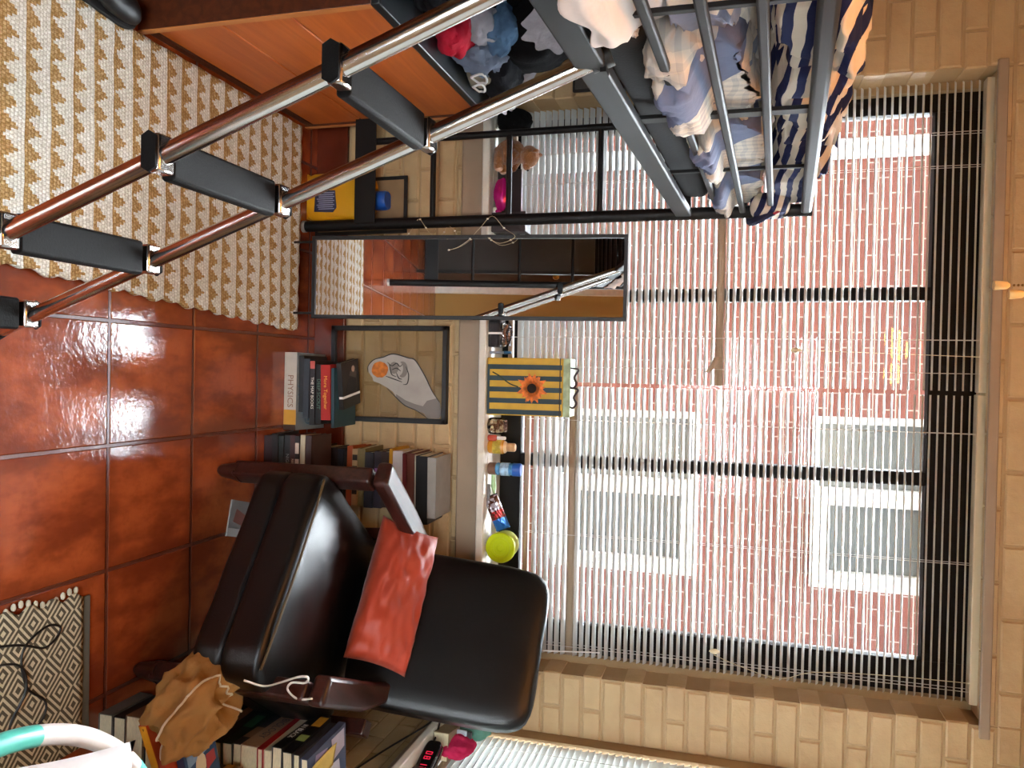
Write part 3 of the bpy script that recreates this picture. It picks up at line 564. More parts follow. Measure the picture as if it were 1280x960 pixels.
def stroke(pts, w, m, dy, name='ink_line'):
    P = [Vector((x, y, 0)) for x, y in pts]; P = spline(P, 6); L1 = []; L2 = []
    for i, p in enumerate(P):
        t_ = (P[min(i+1, len(P)-1)]-P[max(i-1, 0)]).normalized(); n_ = Vector((-t_.y, t_.x, 0)); k = w*(.35+.65*sin(pi*(i+.5)/len(P))); L1.append(p+n_*k); L2.append(p-n_*k)
    pr([sc(p.x, p.y) for p in L1+L2[::-1]], m, name, dy)
pr([sc(*p) for p in ((905, 690), (990, 665), (1012, 700), (1030, 800), (1010, 838), (915, 838), (880, 798), (850, 770))], ink, 'wrist_shade', .0006)
pr([sc(*p) for p in ((640, 640), (720, 690), (800, 720), (900, 745), (880, 800), (800, 770), (720, 735), (640, 665))], ink, 'palm_shade', .0007)
for cx_, cy_, rx_, ry_, m_ in ((690, 425, 46, 70, ink), (655, 420, 42, 62, inkl), (618, 412, 40, 52, ink), (628, 470, 44, 30, inkl)):
    pr([sc(cx_+rx_*cos(i*pi/10), cy_+ry_*sin(i*pi/10)) for i in range(20)], m_, 'curled_finger', .0008+.00006*(700-cx_)/40)
pr([sc(*p) for p in ((432, 505), (470, 490), (520, 505), (580, 540), (650, 590), (640, 640), (600, 610), (560, 585), (490, 548), (440, 532))], inkl, 'thumb', .0011)
pr([sc(*p) for p in ((400, 385), (450, 348), (530, 326), (600, 318), (606, 345), (560, 362), (520, 352), (460, 372), (420, 420))], inkl, 'index_finger', .0011)
stroke(((390, 455), (392, 400), (440, 345), (520, 322), (610, 292), (740, 325), (800, 345), (880, 470), (950, 610), (1012, 700)), 5, INK, .0013)
for q in (((548, 486), (620, 510), (690, 534)), ((560, 365), (600, 395), (640, 372), (668, 400), (690, 380)), ((575, 375), (585, 420), (600, 470), (640, 490)), ((720, 400), (745, 470), (735, 545), (700, 556)), ((600, 430), (640, 415), (676, 440)), ((560, 590), (640, 668), (720, 737), (820, 778), (915, 842)), ((640, 455), (660, 500), (690, 510))): stroke(q, 4.5, INK, .0014)
pr([sc(495+72*cos(i*pi/10)*(1+.04*sin(i*5)), 430+70*sin(i*pi/10)*(1+.05*cos(i*3))) for i in range(20)], mat('print_orange', '#b8651c', .7, var=.3, vs=60), 'orange_print', .0016)
# ---------------------------------------------------------------- books
def dk(h):
    v = [int(h[i:i+2], 16) for i in (1, 3, 5)]; k = .62 if max(v) < 100 else .86
    return '#%02x%02x%02x' % tuple(int(c*k) for c in v)
def book(label, x, y, z, L, Wd, Tk, col, rz=0, par=None, group=None, rough=.45, title=None, tcol='#e8e0d0', band=None, flip=False, ts=.6, name='book', cat='book', hard=.002, rot=None):
    o = T(name, label, cat, (x, y, z), rz, group, rot=rot); w = hard; col = dk(col)
    # local: spine along X centred, spine face at y=0, fore-edge at y=Wd
    MB().box(-L/2, L/2, 0, Wd, 0, w).box(-L/2, L/2, 0, Wd, Tk-w, Tk).box(-L/2, L/2, 0, w*1.3, 0, Tk).build('cover', C(col, rough), o, world=False, bevel=min(.0012, w*.4))
    MB().box(-L/2+.003, L/2-.003, w*1.3, Wd-.003, w, Tk-w).build('pages', PAGES, o, world=False, smooth=0)
    if band:
        for a, b_, c in band: MB().box(-L/2+L*a, -L/2+L*b_, -.0006, .001, .0012, Tk-.0012).build('spine_panel', C(c, .5), o, world=False, smooth=0)
    if title:
        q = text(title, Tk*ts, C(tcol, .5), o, TR(0, -.0012, Tk/2) @ RX(90), 'title')
        wd = max(v.co.x for v in q.data.vertices)-min(v.co.x for v in q.data.vertices); k = min(1, L*.8/wd)
        for v in q.data.vertices: v.co.x *= k
    return o
G1 = 'books stacked flat in front of the framed print'
b0 = book('thick grey-blue PHYSICS textbook at the bottom of the stack under the framed print', .08, 2.392, 0, .262, .19, .048, '#9aa4a6', rz=rad(-1), group=G1, title='PHYSICS', tcol='#7d5a48', ts=.62, band=[(0, .74, '#b3aa9c'), (.74, .93, '#b9862e'), (.93, 1, '#3a2418')])
mb = MB()
for k in range(3): mb.tube(spline([(-.02+.03*k, .01, .0487), (.02+.03*k, .05, .0487), (.05+.03*k, .07, .0487), (.1, .08+.03*k, .0487)], 6), .004-.001*k, 6, sq=.12)
mb.build('cover_swirl', C('#4d6c80', .4), b0, world=False)
zz = .048
for (lab, dx, L, tk, col, kw) in (
    ('thin near-black book lying on the physics textbook', .055, .19, .02, '#17171a', {}),
    ('slate blue paperback above the thin black book by the framed print', .07, .2, .022, '#3d4653', {}),
    ('black paperback with pink spine end and white title in the framed-print stack', .085, .215, .02, '#1a191c', dict(title='THE MAP BOOKS', band=[(.0, .12, '#b8584f')], ts=.7)),
    ('black paperback with green title under the red book', .088, .2, .022, '#121416', dict(title='DEEP SCOUT', tcol='#5b7a6a', ts=.8)),
    ('bright red hardback with yellow title in the framed-print stack', .082, .185, .036, '#b5211a', dict(title='More Together', tcol='#e8b04a', ts=.5)),
    ('teal paperback under the topmost black book by the framed print', .1, .2, .012, '#1f5a63', {})):
    y = 2.405+.006*random.uniform(-1, 1); book(lab, dx, y, zz, L, .155, tk, col, rz=rad(random.uniform(-2.5, 2.5)), group=G1, **kw); zz += tk
tb = book('topmost black biography with a suited figure and a white band on its cover', .062, 2.43, zz, .158, .125, .018, '#2b2826', rz=rad(9), group=G1)
MB().prism([(-.03, .05), (.028, .02), (.03, .075), (.02, .1), (-.015, .1)], .0184, .0189).build('cover_suit', C('#17171d', .5), tb, world=False, smooth=0)
MB().prism([(-.05+.011*cos(a*pi/6), .082+.011*sin(a*pi/6)) for a in range(12)], .0184, .019).build('cover_face', C('#b39c8c', .5), tb, world=False, smooth=0)
MB().box(.035, .043, -.0006, .125, .0035, .0186).build('white_band', WHITEP, tb, world=False, smooth=0)
MB().prism([(-.045, .06), (.02, .03), (.024, .1), (-.04, .105)], .0182, .0186).build('cover_photo', C('#4a4540', .5), tb, world=False, smooth=0)
G2 = 'books piled flat on the floor behind the armchair leg'; zz = 0
for (lab, tk, col, kw) in (
    ('dark maroon book lowest in the floor pile behind the armchair leg', .03, '#3b1218', {}),
    ('black book resting on the maroon one in the floor pile', .022, '#111113', {}),
    ('dark green-black book in the floor pile behind the armchair leg', .018, '#1d2621', {}),
    ('black paperback with grey title in the floor pile', .026, '#141416', dict(title='NIGHT TALES', tcol='#8a8a88')),
    ('black and red paperback with cream lettering in the floor pile', .02, '#5b1714', dict(title='RED HOUSE', tcol='#d9b9a0')),
    ('thin black book with red and white emblems in the floor pile', .016, '#1a1012', dict(band=[(.1, .26, '#c9b3a4'), (.34, .5, '#c9b3a4')])),
    ('cream covered notebook near the top of the floor pile', .018, '#d5c5a6', {}),
    ('brown leather-look book on top of the floor pile', .022, '#4a2117', {})):
    book(lab, .325+random.uniform(-.004, .006), 2.27+random.uniform(0, .012), zz, .215, .13, tk, col, rz=rad(random.uniform(-3, 3)), group=G2, **kw); zz += tk
G3 = 'tall stack of books against the brick wall behind the armchair'; zz = 0
for (lab, tk, col, L, dx, kw) in (
    ('wide black volume at the foot of the tall wall stack', .055, '#151416', .2, 0, {}),
    ('brown book just above the lowest black volume of the wall stack', .045, '#3a221a', .2, 0, {}),
    ('black book with plain spine low in the wall stack', .05, '#0f0f11', .2, .005, {}),
    ('dark maroon book low in the wall stack above the black ones', .026, '#2a1418', .19, 0, {}),
    ('navy book under the orange one in the wall stack', .022, '#1b2136', .185, 0, {}),
    ('thin black pamphlet right under the orange book of the wall stack', .012, '#17171a', .18, 0, {}),
    ('burnt orange book in the wall stack behind the armchair arm', .022, '#b04e20', .2, -.004, {}),
    ('book with cream and black checked spine above the orange one', .02, '#c9ad7e', .19, 0, dict(band=[(.1, .2, '#1c1a18'), (.3, .4, '#1c1a18'), (.5, .6, '#1c1a18'), (.7, .8, '#1c1a18')])),
    ('olive tan book in the middle of the wall stack', .028, '#857a4e', .195, 0, {}),
    ('thick navy-black book above the olive one in the wall stack', .032, '#16182a', .185, .006, {}),
    ('black book with purple and white spine pictures in the wall stack', .026, '#2a1f35', .19, .004, dict(band=[(.3, .42, '#8d5f98'), (.5, .6, '#b9b4c4')])),
    ('dark brown book below the bright white one in the wall stack', .03, '#3b2119', .185, .002, {}),
    ('yellow book jutting out under the white one in the wall stack', .012, '#d9a020', .18, -.012, {}),
    ('bright white book standing out in the upper wall stack', .036, '#e8e8ea', .19, .0, {}),
    ('dark red book above the white one in the wall stack', .014, '#6d1a1e', .2, .012, {}),
    ('reddish brown book near the top of the wall stack', .026, '#6b3526', .2, .01, {}),
    ('thin cream book under the black binder of the wall stack', .008, '#d8ceb4', .2, .015, {}),
    ('black ring binder near the top of the wall stack', .042, '#131416', .225, .03, dict(name='binder', cat='binder')),
    ('grey-white folder on top of the wall stack', .03, '#a9a59e', .2, .02, dict(name='folder', cat='folder'))):
    book(lab, .365+dx, 2.435+random.uniform(0, .012), zz, L, .14, tk, col, rz=rad(random.uniform(-2, 2)), group=G3, **kw); zz += tk
# magazine under the chair
mg = T('magazine', 'grey and white magazine lying on the floor under the armchair', 'magazine', (.475, 2.16, 0), rad(-14))
MB().box(-.055, .055, -.07, .07, 0, .005).build('pages', C('#8b8581', .6), mg, world=False, bevel=.001)
MB().box(-.05, .05, .042, .066, .0052, .0056).build('masthead', C('#b5aca4', .6), mg, world=False); MB().box(.03, .054, -.068, .04, .0052, .0056).build('caption_strip', C('#c5bdb8', .6), mg, world=False); MB().prism([(-.03, -.04), (.01, -.05), (.02, .0), (-.01, .02)], .0052, .0056).build('cover_picture', C('#8f5a50', .6), mg, world=False)
# ---------------------------------------------------------------- armchair
CA = math.atan2(-.575, .82); ch = T('armchair', 'black leather armchair with dark walnut arms by the window', 'armchair', (.31, 2.05, 0), CA)
def rbox(mb, x0, x1, y0, y1, z0, z1, n=6, nu=28, nv=28, crown=0, X=None, wr=0):
    cx, cy, cz = (x0+x1)/2, (y0+y1)/2, (z0+z1)/2; hx, hy, hz = (x1-x0)/2, (y1-y0)/2, (z1-z0)/2
    def f(u, v):
        th = 2*pi*u; ph = pi*v; d_ = (sin(ph)*cos(th), sin(ph)*sin(th), cos(ph)); m_ = sum(abs(c)**n for c in d_)**(1/n); a, b_, c = (q/m_ for q in d_)
        return (cx+a*hx, cy+b_*hy, cz+c*hz*(1+(crown*(1-a*a)*(1-b_*b_) if c > 0 else 0))+wr*noise.noise(Vector((a*3, b_*3, c*2))))
    return mb.grid(f, nu*2, nv, 0, X, cu=True)
SX = TR(.315, -.14, .27) @ RX(-4)
rbox(MB(), -.285, .285, 0, .56, .03, .15, 9, 36, 36, .22, SX, .004).build('seat_cushion', LEATHER, ch, world=False, smooth=180)
rbox(MB(), -.28, .28, .01, .53, -.045, .045, 12, 30, 24, 0, SX).build('seat_base', LEATHER, ch, world=False, smooth=180)
mb = MB().tube([(a*.25/6, .016+.002*abs(a)/6, .147+.007*(1-(a/6)**2)) for a in range(-6, 7)], .0035, 8, X=SX); mb.build('seat_piping', mat('worn_seam', '#4a3a20', .4), ch, world=False)
BX = TR(.29, .36, .40) @ RX(-13)
rbox(MB(), -.235, .235, -.045, .05, 0, .55, 7, 34, 34, 0, BX, .004).build('backrest', LEATHER, ch, world=False, smooth=180)
for x in (0, .58):
    MB().prism([(-.024, -.03), (.024, -.03), (.026, 0), (.024, .03), (-.024, .03), (-.026, 0)], .06, .5, X=TR(x, 0, 0)).add([], []).build('front_leg', ARMW, ch, world=False, bevel=.008, seg=3)
    MB().lathe([(.012, 0), (.018, .01), (.026, .06), (.03, .075)], 16, X=TR(x, 0, 0), sy=1.2).build('leg_foot', ARMW, ch, world=False)
    lg = MB().add([(x-.02, .44, 0), (x+.02, .44, 0), (x+.02, .48, 0), (x-.02, .48, 0), (x-.022, .36, .5), (x+.022, .36, .5), (x+.022, .41, .5), (x-.022, .41, .5)], [(3, 2, 1, 0), (4, 5, 6, 7), (0, 1, 5, 4), (1, 2, 6, 5), (2, 3, 7, 6), (3, 0, 4, 7)]); lg.build('rear_leg', ARMW, ch, world=False, bevel=.005)
    L_ = .42 if x == 0 else .37; dx = .04 if x == 0 else -.1
    am = MB().prism([(-.038, -.055), (.036, -.055), (.038+dx*.5, .2), (.032+dx, L_-.02), (-.03+dx, L_), (-.04+dx*.5, .2)], .5, .545, X=TR(x, 0, .015) @ RX(-1.5)); am.build('armrest', ARMW, ch, world=False, bevel=.012, seg=3)
    MB().box(x-.012, x+.012, .02, .4, .2, .27).build('side_stretcher', ARMW, ch, world=False, bevel=.003)
MB().box(0, .58, -.012, .012, .2, .25).box(0, .58, .385, .41, .22, .28).build('seat_rail', ARMW, ch, world=False, bevel=.003)
# orange cushion
CX = Matrix.Translation((.31, 2.05, 0)) @ Matrix.Rotation(CA, 4, 'Z') @ TR(.228, .27, .525) @ RX(-46)
def pil(hx, hz, t_, seed, amp=.004):
    def f(u, v):
        th = 2*pi*u; ph = pi*v; d_ = (sin(ph)*cos(th), cos(ph), sin(ph)*sin(th)); n = 5
        m_ = (abs(d_[0])**n+abs(d_[1])**n)**(1/n) or 1
        # superellipse outline in (x,z), thickness in y
        c = (d_[0], d_[1], d_[2]); return c
    mb = MB(); N = 36
    for sg in (1, -1):
        def g(u, v, sg=sg):
            a, b_ = 2*u-1, 2*v-1; ed = (1-abs(a)**2.6)*(1-abs(b_)**2.6); th = t_*max(0, ed)**.42; pin = 1-.05*(1-abs(b_)**2) if abs(a) > .98 else 1
            q = amp*noise.noise(Vector((a*5+seed, b_*4, sg)))+amp*.9*abs(noise.noise(Vector((a*8, b_*8+seed, sg))))*(1-ed)
            return (a*hx*(1-.045*(1-b_*b_)), sg*(th+q*min(1, ed*6)), b_*hz*(1-.06*(1-a*a)))
        mb.grid(g, N, N)
    return mb
m = pil(.212, .096, .062, 3, .01); m.v = [tuple(CX @ Vector(v)) for v in m.v]
tag(m.build('throw_cushion', mat('orange_satin', '#9c3218', .55, var=.15, vs=5, bump=.3, bs=22, sheen=.1), smooth=180), 'burnt orange lumbar cushion against the back of the armchair', 'cushion')
CHM = WM['armchair']
p = [CHM @ Vector((.6, q[0], q[1])) for q in ((-.151, .406), (-.119, .441), (-.18, .513), (-.262, .596), (-.275, .626), (-.217, .594), (-.197, .551), (-.113, .5), (-.024, .483), (-.05, .533))]
tag(MB().tube(spline(p, 8), .0025, 6).build('charging_cable', C('#d5cfc4', .5)), 'white charging cable looped beside the armchair seat', 'cable')
# ---------------------------------------------------------------- things on the window sill (top at .66)
SZ = .661
# teddy bear sitting, facing +x
FUR = NB('ginger_fur', .95, spec=.1); fn_ = FUR.noise(FUR.obj(), 220, 3, .7); FUR.color(FUR.mix(fn_, '#6b3c18', '#bd7a42')); FUR.bump(fn_, 1, .006); FUR.p.inputs['Sheen Weight'].default_value = .4
PAW = mat('pale_paw', '#d3ad95', .9, bump=.3, bs=100)
tbr = T('teddy_bear', 'ginger teddy bear with pale paws sitting on the window sill', 'soft toy', (-.74, 2.625, SZ))
fz = lambda s: (lambda d_: 1+.06*noise.noise(d_*s)+.07*noise.noise(d_*s*3))
mb = MB().ball((-.005, 0, .05), (.042, .036, .052), 28, 18, fn=fz(7)); mb.build('body', FUR.m, tbr, world=False, smooth=180)
hd = MB().ball((.012, 0, .118), (.036, .034, .032), 28, 18, fn=fz(8)); hd.build('head', FUR.m, tbr, world=False, smooth=180)
MB().ball((.042, 0, .11), (.017, .017, .014), 18, 12, fn=fz(9)).build('muzzle', FUR.m, tbr, world=False, smooth=180); MB().ball((.058, 0, .113), .0045, 10, 8).build('nose', BLK, tbr, world=False)
for sg in (-1, 1):
    MB().ball((.002, sg*.026, .145), (.007, .012, .012), 14, 10).build('ear', FUR.m, tbr, world=False, smooth=180)
    MB().ball((.036, sg*.014, .126), .003, 8, 6).build('eye', BLK, tbr, world=False)
    MB().tube([(.0, sg*.03, .082), (.02, sg*.033, .065), (.042, sg*.024, .056)], [.013, .013, .012], 14).ball((.044, sg*.023, .055), .0125, 14, 10).build('arm', FUR.m, tbr, world=False, smooth=180)
    lg = MB().tube([(-.01, sg*.024, .02), (.025, sg*.03, .018), (.047, sg*.03, .018)], [.018, .0175, .016], 14); lg.ball((.047, sg*.03, .018), .0165, 14, 10); lp = lg.build('leg', FUR.m, tbr, world=False, smooth=180)
    MB().ball((.056, sg*.03, .02), (.0095, .013, .014), 14, 10).build('foot_pad', PAW, lp, world=False, smooth=180)
# black bag, magenta pouch, tablet, boxes
garment('black_bag', 'black cloth bag squashed on the sill at its end behind the bed', (-.85, 2.63, SZ+.06), (.042, .035, .065), '#0f0f10', 21.5, .25, 18, group=None)
mp_ = T('foil_pouch', 'shiny magenta puffed pouch lying on the sill by the teddy bear', 'pouch', (-.6, 2.605, SZ))
MAG = mat('magenta_foil', '#b0136e', .22, .35, var=.1, bump=.3, bs=18)
MB().ball((0, 0, .03), (.055, .022, .03), 36, 22, fn=lambda d_: 1+.05*sin(d_.z*9)*abs(d_.x)+.04*noise.noise(d_*3)).build('pouch', MAG, mp_, world=False, smooth=180)
MB().ball((.058, -.004, .02), (.008, .005, .012), 12, 8).build('knot', MAG, mp_, world=False); MB().box(.045, .068, -.006, -.004, .002, .012).build('tag', WHITEP, mp_, world=False)
tb_ = T('tablet', 'dark tablet with a pale edge leaning on the blind behind the magenta pouch', 'tablet', (-.61, 2.65, SZ), rot=(rad(-4), 0, 0))
MB().box(-.085, .085, -.004, .004, 0, .085).build('screen_body', mat('dark_plastic', '#2a2526', .35), tb_, world=False, bevel=.003); MB().box(-.08, .075, -.005, .005, .085, .0865).build('pale_edge', C('#b9b4c0', .4), tb_, world=False)
bx = T('dark_box', 'dark brown carton on the sill half behind the bed post', 'box', (-.5, 2.62, SZ)); MB().box(-.035, .03, -.035, .03, 0, .118).build('carton', C('#33292a', .5), bx, world=False, bevel=.002); MB().box(-.036, .031, -.036, .031, .1, .119).build('lid', C('#3c3032', .5), bx, world=False, bevel=.002)
bx = T('black_case', 'black glossy case with a white band on the sill beside the sunflower bag', 'case', (-.125, 2.61, SZ)); MB().box(-.06, .043, -.035, .03, 0, .042).build('case_body', C('#0e0e10', .25), bx, world=False, bevel=.003); MB().box(-.007, .0, -.0365, .031, -.0002, .0425).build('white_band', WHITEP, bx, world=False)
for k, (nm, m_, hz) in enumerate((('silver', mat('silver', '#b9b6b4', .2, 1), .005), ('copper', mat('copper', '#a46a4a', .3, 1), .014), ('steel', mat('dark_steel', '#77757a', .25, 1), .023))):
    pts = [(-.125+.036*cos(i*2*pi/72+k)*(1-.2*(k == 1)), 2.603+.02*sin(i*2*pi/72+k), SZ+.043+hz+.003*sin(i*2*pi/24+k)) for i in range(72)]
    tag(MB().tube(pts, [.0022 if i % 3 == 0 else .005 for i in range(72)], 8, closed=True).build('beaded_bracelet', m_), ('%s beaded bracelet ' % nm)+('lying on the black case', 'in the middle of the heap on the black case', 'topmost on the heap on the black case')[k], 'bracelet', 'beaded bracelets on the black case')
pn = T('blue_cap_pen', 'blue pen cap standing between the black case and the sunflower bag', 'pen', (-.064, 2.6, SZ)); MB().tube([(0, 0, 0), (0, 0, .05)], .005, 10).build('barrel', C('#8a8f98', .4), pn, world=False); MB().tube([(0, 0, .05), (0, 0, .075)], [.0062, .005], 10).build('cap', C('#1f4f73', .4), pn, world=False)
# sunflower bag
sb = T('sunflower_bag', 'yellow and dark teal striped gift bag with an orange sunflower on the sill', 'bag', (.05, 2.61, SZ))
bw, bh, bd = .096, .262, .04
MB().box(-bw, bw, -bd, bd, 0, bh).build('bag_body', C('#c29a26', .5), sb, world=False, bevel=.003)
TEAL = C('#16323a', .5); x = -bw+.016
for k in range(5):
    xa = -bw+.022+k*.0375; MB().box(xa, xa+.0165, -bd-.0012, -bd+.001, .002, bh-.004).build('teal_stripe', TEAL, sb, world=False, smooth=0)
MB().box(-bw+.022, bw-.018, -bd-.0014, -bd, .002, .01).build('base_band', TEAL, sb, world=False, smooth=0)
MB().box(-bw-.001, bw+.001, -bd-.002, bd, bh-.012, bh-.009).build('top_seam', BLK, sb, world=False); MB().box(-bw, bw, -bd-.001, bd, bh, bh+.024).build('pale_rim', mat('pale_green_paper', '#a9bd9a', .6, var=.25, vs=40), sb, world=False, bevel=.002)
fl = MB(); FX = TR(.004, -bd-.0045, .158) @ RX(90)
for ring, n, rl, zt_ in ((0, 15, .05, 0), (1, 13, .042, .0015)):
    for i in range(n):
        a = 2*pi*i/n+ring*.2; X = FX @ Matrix.Rotation(a, 4, 'Z'); l = rl*(1+.12*sin(i*2.7)); fl.prism([(.012, -.004), (l*.6, -.0095), (l, 0), (l*.6, .0095), (.012, .004)], zt_, zt_+.0014, X=X)
fl.build('sunflower_petals', mat('orange_petal', '#d8701c', .6, var=.3, vs=90), sb, world=False); MB().lathe([(0, .006), (.008, .0058), (.0155, .004), (.017, 0)], 20, X=FX).build('flower_centre', mat('seed_brown', '#1e0f0a', .9, bump=.5, bs=400), sb, world=False)
MB().tube(spline([(-.0, -bd-.002, .11), (-.008, -bd-.002, .085), (-.02, -bd-.002, .065), (-.035, -bd-.002, .045), (-.048, -bd-.002, .02)], 6), .0022, 6).build('flower_stem', C('#20301c', .6), sb, world=False)
RIB = C('#2b1f2a', .6)
for dx, s in ((-.03, 1), (.035, 1.25)):
    MB().tube(spline([(dx-.035, -bd+.005, bh+.02), (dx-.03, -bd, bh+.05), (dx-.005, -bd-.008, bh+.038), (dx+.015, -bd-.005, bh+.046), (dx+.03, -bd, bh+.034), (dx+.025, -bd+.005, bh+.02)], 6), .004, 8, sq=.7).build('ribbon_handle', RIB, sb, world=False)
# small things right of the bag
jr = T('bead_jar', 'glass jar of brown and cream beads next to the sunflower bag', 'jar', (.186, 2.61, SZ)); MB().lathe([(.026, 0), (.029, .004), (.029, .045), (.024, .053), (.024, .058)], 20).build('jar_glass', m_glass('jar_glass', (.9, .88, .84, 1), 1.3), jr, world=False); random.seed(3)
m3 = [MB(), MB()]
for i in range(70):
    a = random.uniform(0, 2*pi); r = .02*math.sqrt(random.random()); m3[i % 2].ball((r*cos(a), r*sin(a), random.uniform(.007, .046)), .0055, 8, 6)
m3[0].build('brown_beads', C('#7a5336', .4), jr, world=False); m3[1].build('cream_beads', C('#c8b493', .4), jr, world=False)
bt = T('polish_bottle', 'tiny nail polish bottle with red contents and white cap', 'bottle', (.226, 2.598, SZ)); MB().lathe([(.009, 0), (.011, .003), (.011, .026), (.006, .032)], 16).build('bottle', C('#b34a3a', .2), bt, world=False); MB().lathe([(.0065, .032), (.006, .06), (.004, .062)], 14).build('cap', C('#e6e2de', .4), bt, world=False)
ob = T('amber_bottle', 'amber and cream bottle with a wooden cap on the sill', 'bottle', (.257, 2.61, SZ))
MB().lathe([(.021, 0), (.0235, .004), (.0235, .05), (.02, .058), (.0135, .064)], 24).build('bottle', C('#c98a2e', .25), ob, world=False); MB().lathe([(.0238, .017), (.0238, .046)], 24).build('label', mat('olive_label', '#b7a13a', .5, var=.3, vs=70), ob, world=False); MB().lathe([(.0238, .048), (.02, .0585), (.0137, .065)], 24).build('cream_shoulder', C('#d9b98f', .4), ob, world=False)
MB().lathe([(.014, .064), (.0145, .07), (.0145, .09), (.011, .094)], 20).build('wooden_cap', m_wood('light_wood', '#b98d5f', '#d0a878'), ob, world=False)
wb = T('water_bottle', 'small blue water bottle with a brown base band on the sill', 'bottle', (.332, 2.61, SZ))
MB().lathe([(.018, 0), (.0215, .004), (.0215, .026), (.019, .028)], 20).build('brown_base', C('#6f5142', .4), wb, world=False); MB().lathe([(.019, .028)]+[(.021+.0012*sin(i*1.9), .03+i*.004) for i in range(15)]+[(.019, .095), (.012, .1)], 24).build('bottle', mat('ribbed_blue_plastic', '#4f8fc4', .15, var=.3, vs=60), wb, world=False); MB().lathe([(.0225, .088), (.0225, .112), (.02, .115)], 24).build('cap', C('#1d57b4', .35), wb, world=False)
MB().lathe([(.0225, .045), (.0225, .075)], 24).build('label', mat('blue_print_label', '#9cc0e2', .4, var=.5, vs=60), wb, world=False)
gt = T('green_tube', 'pale green squeezed tube lying between the water bottle and the snack packet', 'tube', (.395, 2.615, SZ)); MB().tube([(-.05, 0, .016), (0, .0, .018), (.03, .004, .02)], [.006, .0095, .003], 14).build('tube_body', C('#a4c890', .35), gt, world=False); MB().tube([(-.06, -.001, .015), (-.05, 0, .016)], .006, 12).build('cap', C('#dcded2', .4), gt, world=False)
MB().box(-.01, .055, -.02, -.008, 0, .009).build('grey_clip', C('#6e6c6c', .4), gt, world=False, bevel=.001)
sp = T('snack_packet', 'crinkled foil snack packet in blue, red and brown on the sill', 'packet', (.495, 2.605, SZ), rot=(0, rad(-24), 0))
def pk(u, v, s): a, b_ = 2*u-1, 2*v-1; e = (1-a**4)*(1-b_**4); return (.062*a, s*(.012*max(0, e)**.5)+.003*noise.noise(Vector((a*6, b_*5, 2))), .036+.026*b_+.002*noise.noise(Vector((a*9, b_*9, 5))))
PK = NB('foil_packet_print', .22, .4); xx, yy, z9 = PK.sep(PK.obj()); n9 = PK.noise(PK.obj(), 70, 2)
c9 = PK.mix(PK.math('GREATER_THAN', xx, .022), PK.mix(PK.step(n9, .45, .55), '#54352a', '#b9b4c0'), '#2f72c4'); c9 = PK.mix(PK.math('MULTIPLY', PK.math('LESS_THAN', PK.math('ABSOLUTE', PK.math('SUBTRACT', xx, .008)), .014), PK.step(n9, .4, .5)), c9, '#b52a2c'); PK.color(PK.mix(PK.math('LESS_THAN', xx, -.058), c9, '#2b1a14'))
mb = MB()
for s in (1, -1): mb.grid(lambda u, v, s=s: pk(u, v, s), 28, 18)
mb.build('packet', PK.m, sp, world=False, smooth=180)
LIME = mat('lime_plastic', '#c3d81a', .3, var=.05)
tu = T('lime_tub', 'round neon yellow-green tub with its ribbed lid towards the room', 'tub', (.597, 2.63, SZ)); TX = TR(0, 0, .052) @ RX(90) @ RZ(8)
MB().lathe([(.046, -.035), (.0475, .03), (.046, .032)], 36, X=TX).build('tub_body', mat('pale_lime_plastic', '#cfe070', .35), tu, world=False); MB().lathe([(.0515, .026), (.0515, .04), (.048, .044), (.036, .044), (.034, .041), (.025, .041), (.024, .0425), (.012, .0425), (.011, .041), (0, .041)], 40, X=TX).build('lid', LIME, tu, world=False)
# ---------------------------------------------------------------- jug and small frame under the bed end
jg = T('detergent_jug', 'yellow detergent jug with a blue cap behind the black cross bar', 'jug', (-.6, 2.548, 0))
YEL = mat('yellow_plastic', '#bf8810', .35, var=.04)
def jf(u, v):
    a = 2*pi*u; z = .003+.25*v; h = .083*(1 if v < .62 else 1-.62*((v-.62)/.38)**1.6)*(.86+.14*min(1, v/.09)**.5); off = .0+.022*max(0, (v-.62)/.38); ex = 4; ca, sa = cos(a), sin(a)
    return (off+math.copysign(abs(ca)**(2/ex), ca)*h, math.copysign(abs(sa)**(2/ex), sa)*.031*(1 if v < .75 else 1-.25*(v-.75)/.25), z)
mb = MB().grid(jf, 48, 26, cu=True); mb.prism([(-.078, -.029), (.078, -.029), (.078, .029), (-.078, .029)], .0015, .004); mb.prism([(-.005, -.018), (.045, -.018), (.045, .018), (-.005, .018)], .252, .256); mb.build('jug_body', YEL, jg, world=False, smooth=60)
MB().tube(spline([(-.02, 0, .248), (-.05, 0, .238), (-.078, 0, .19), (-.082, 0, .14)], 6), .012, 12).build('handle', YEL, jg, world=False)
MB().lathe([(.031, .25), (.033, .256), (.033, .29), (.03, .298), (0, .298)], 28, X=TR(.018, 0, 0)).build('cap', C('#164a9c', .35), jg, world=False)
lb = MB().prism([(-.03, .036), (.042, .032), (.046, .105), (.03, .118), (-.03, .112)], -.001, .001, X=TR(.012, -.0318, 0) @ RX(90)).build('label', C('#23253e', .4), jg, world=False)
mb = MB()
for i in range(9): mb.box(-.012+i*.007, -.009+i*.007, -.0335, -.0329, .042+.004*(i % 3), .11-.005*(i % 2))
mb.build('label_lines', C('#8d8fa6', .5), lb, world=False)
pf = T('small_frame', 'small black rimmed frame standing on the floor behind the yellow jug', 'picture frame', (-.565, 2.583, 0), rot=(rad(2), 0, 0))
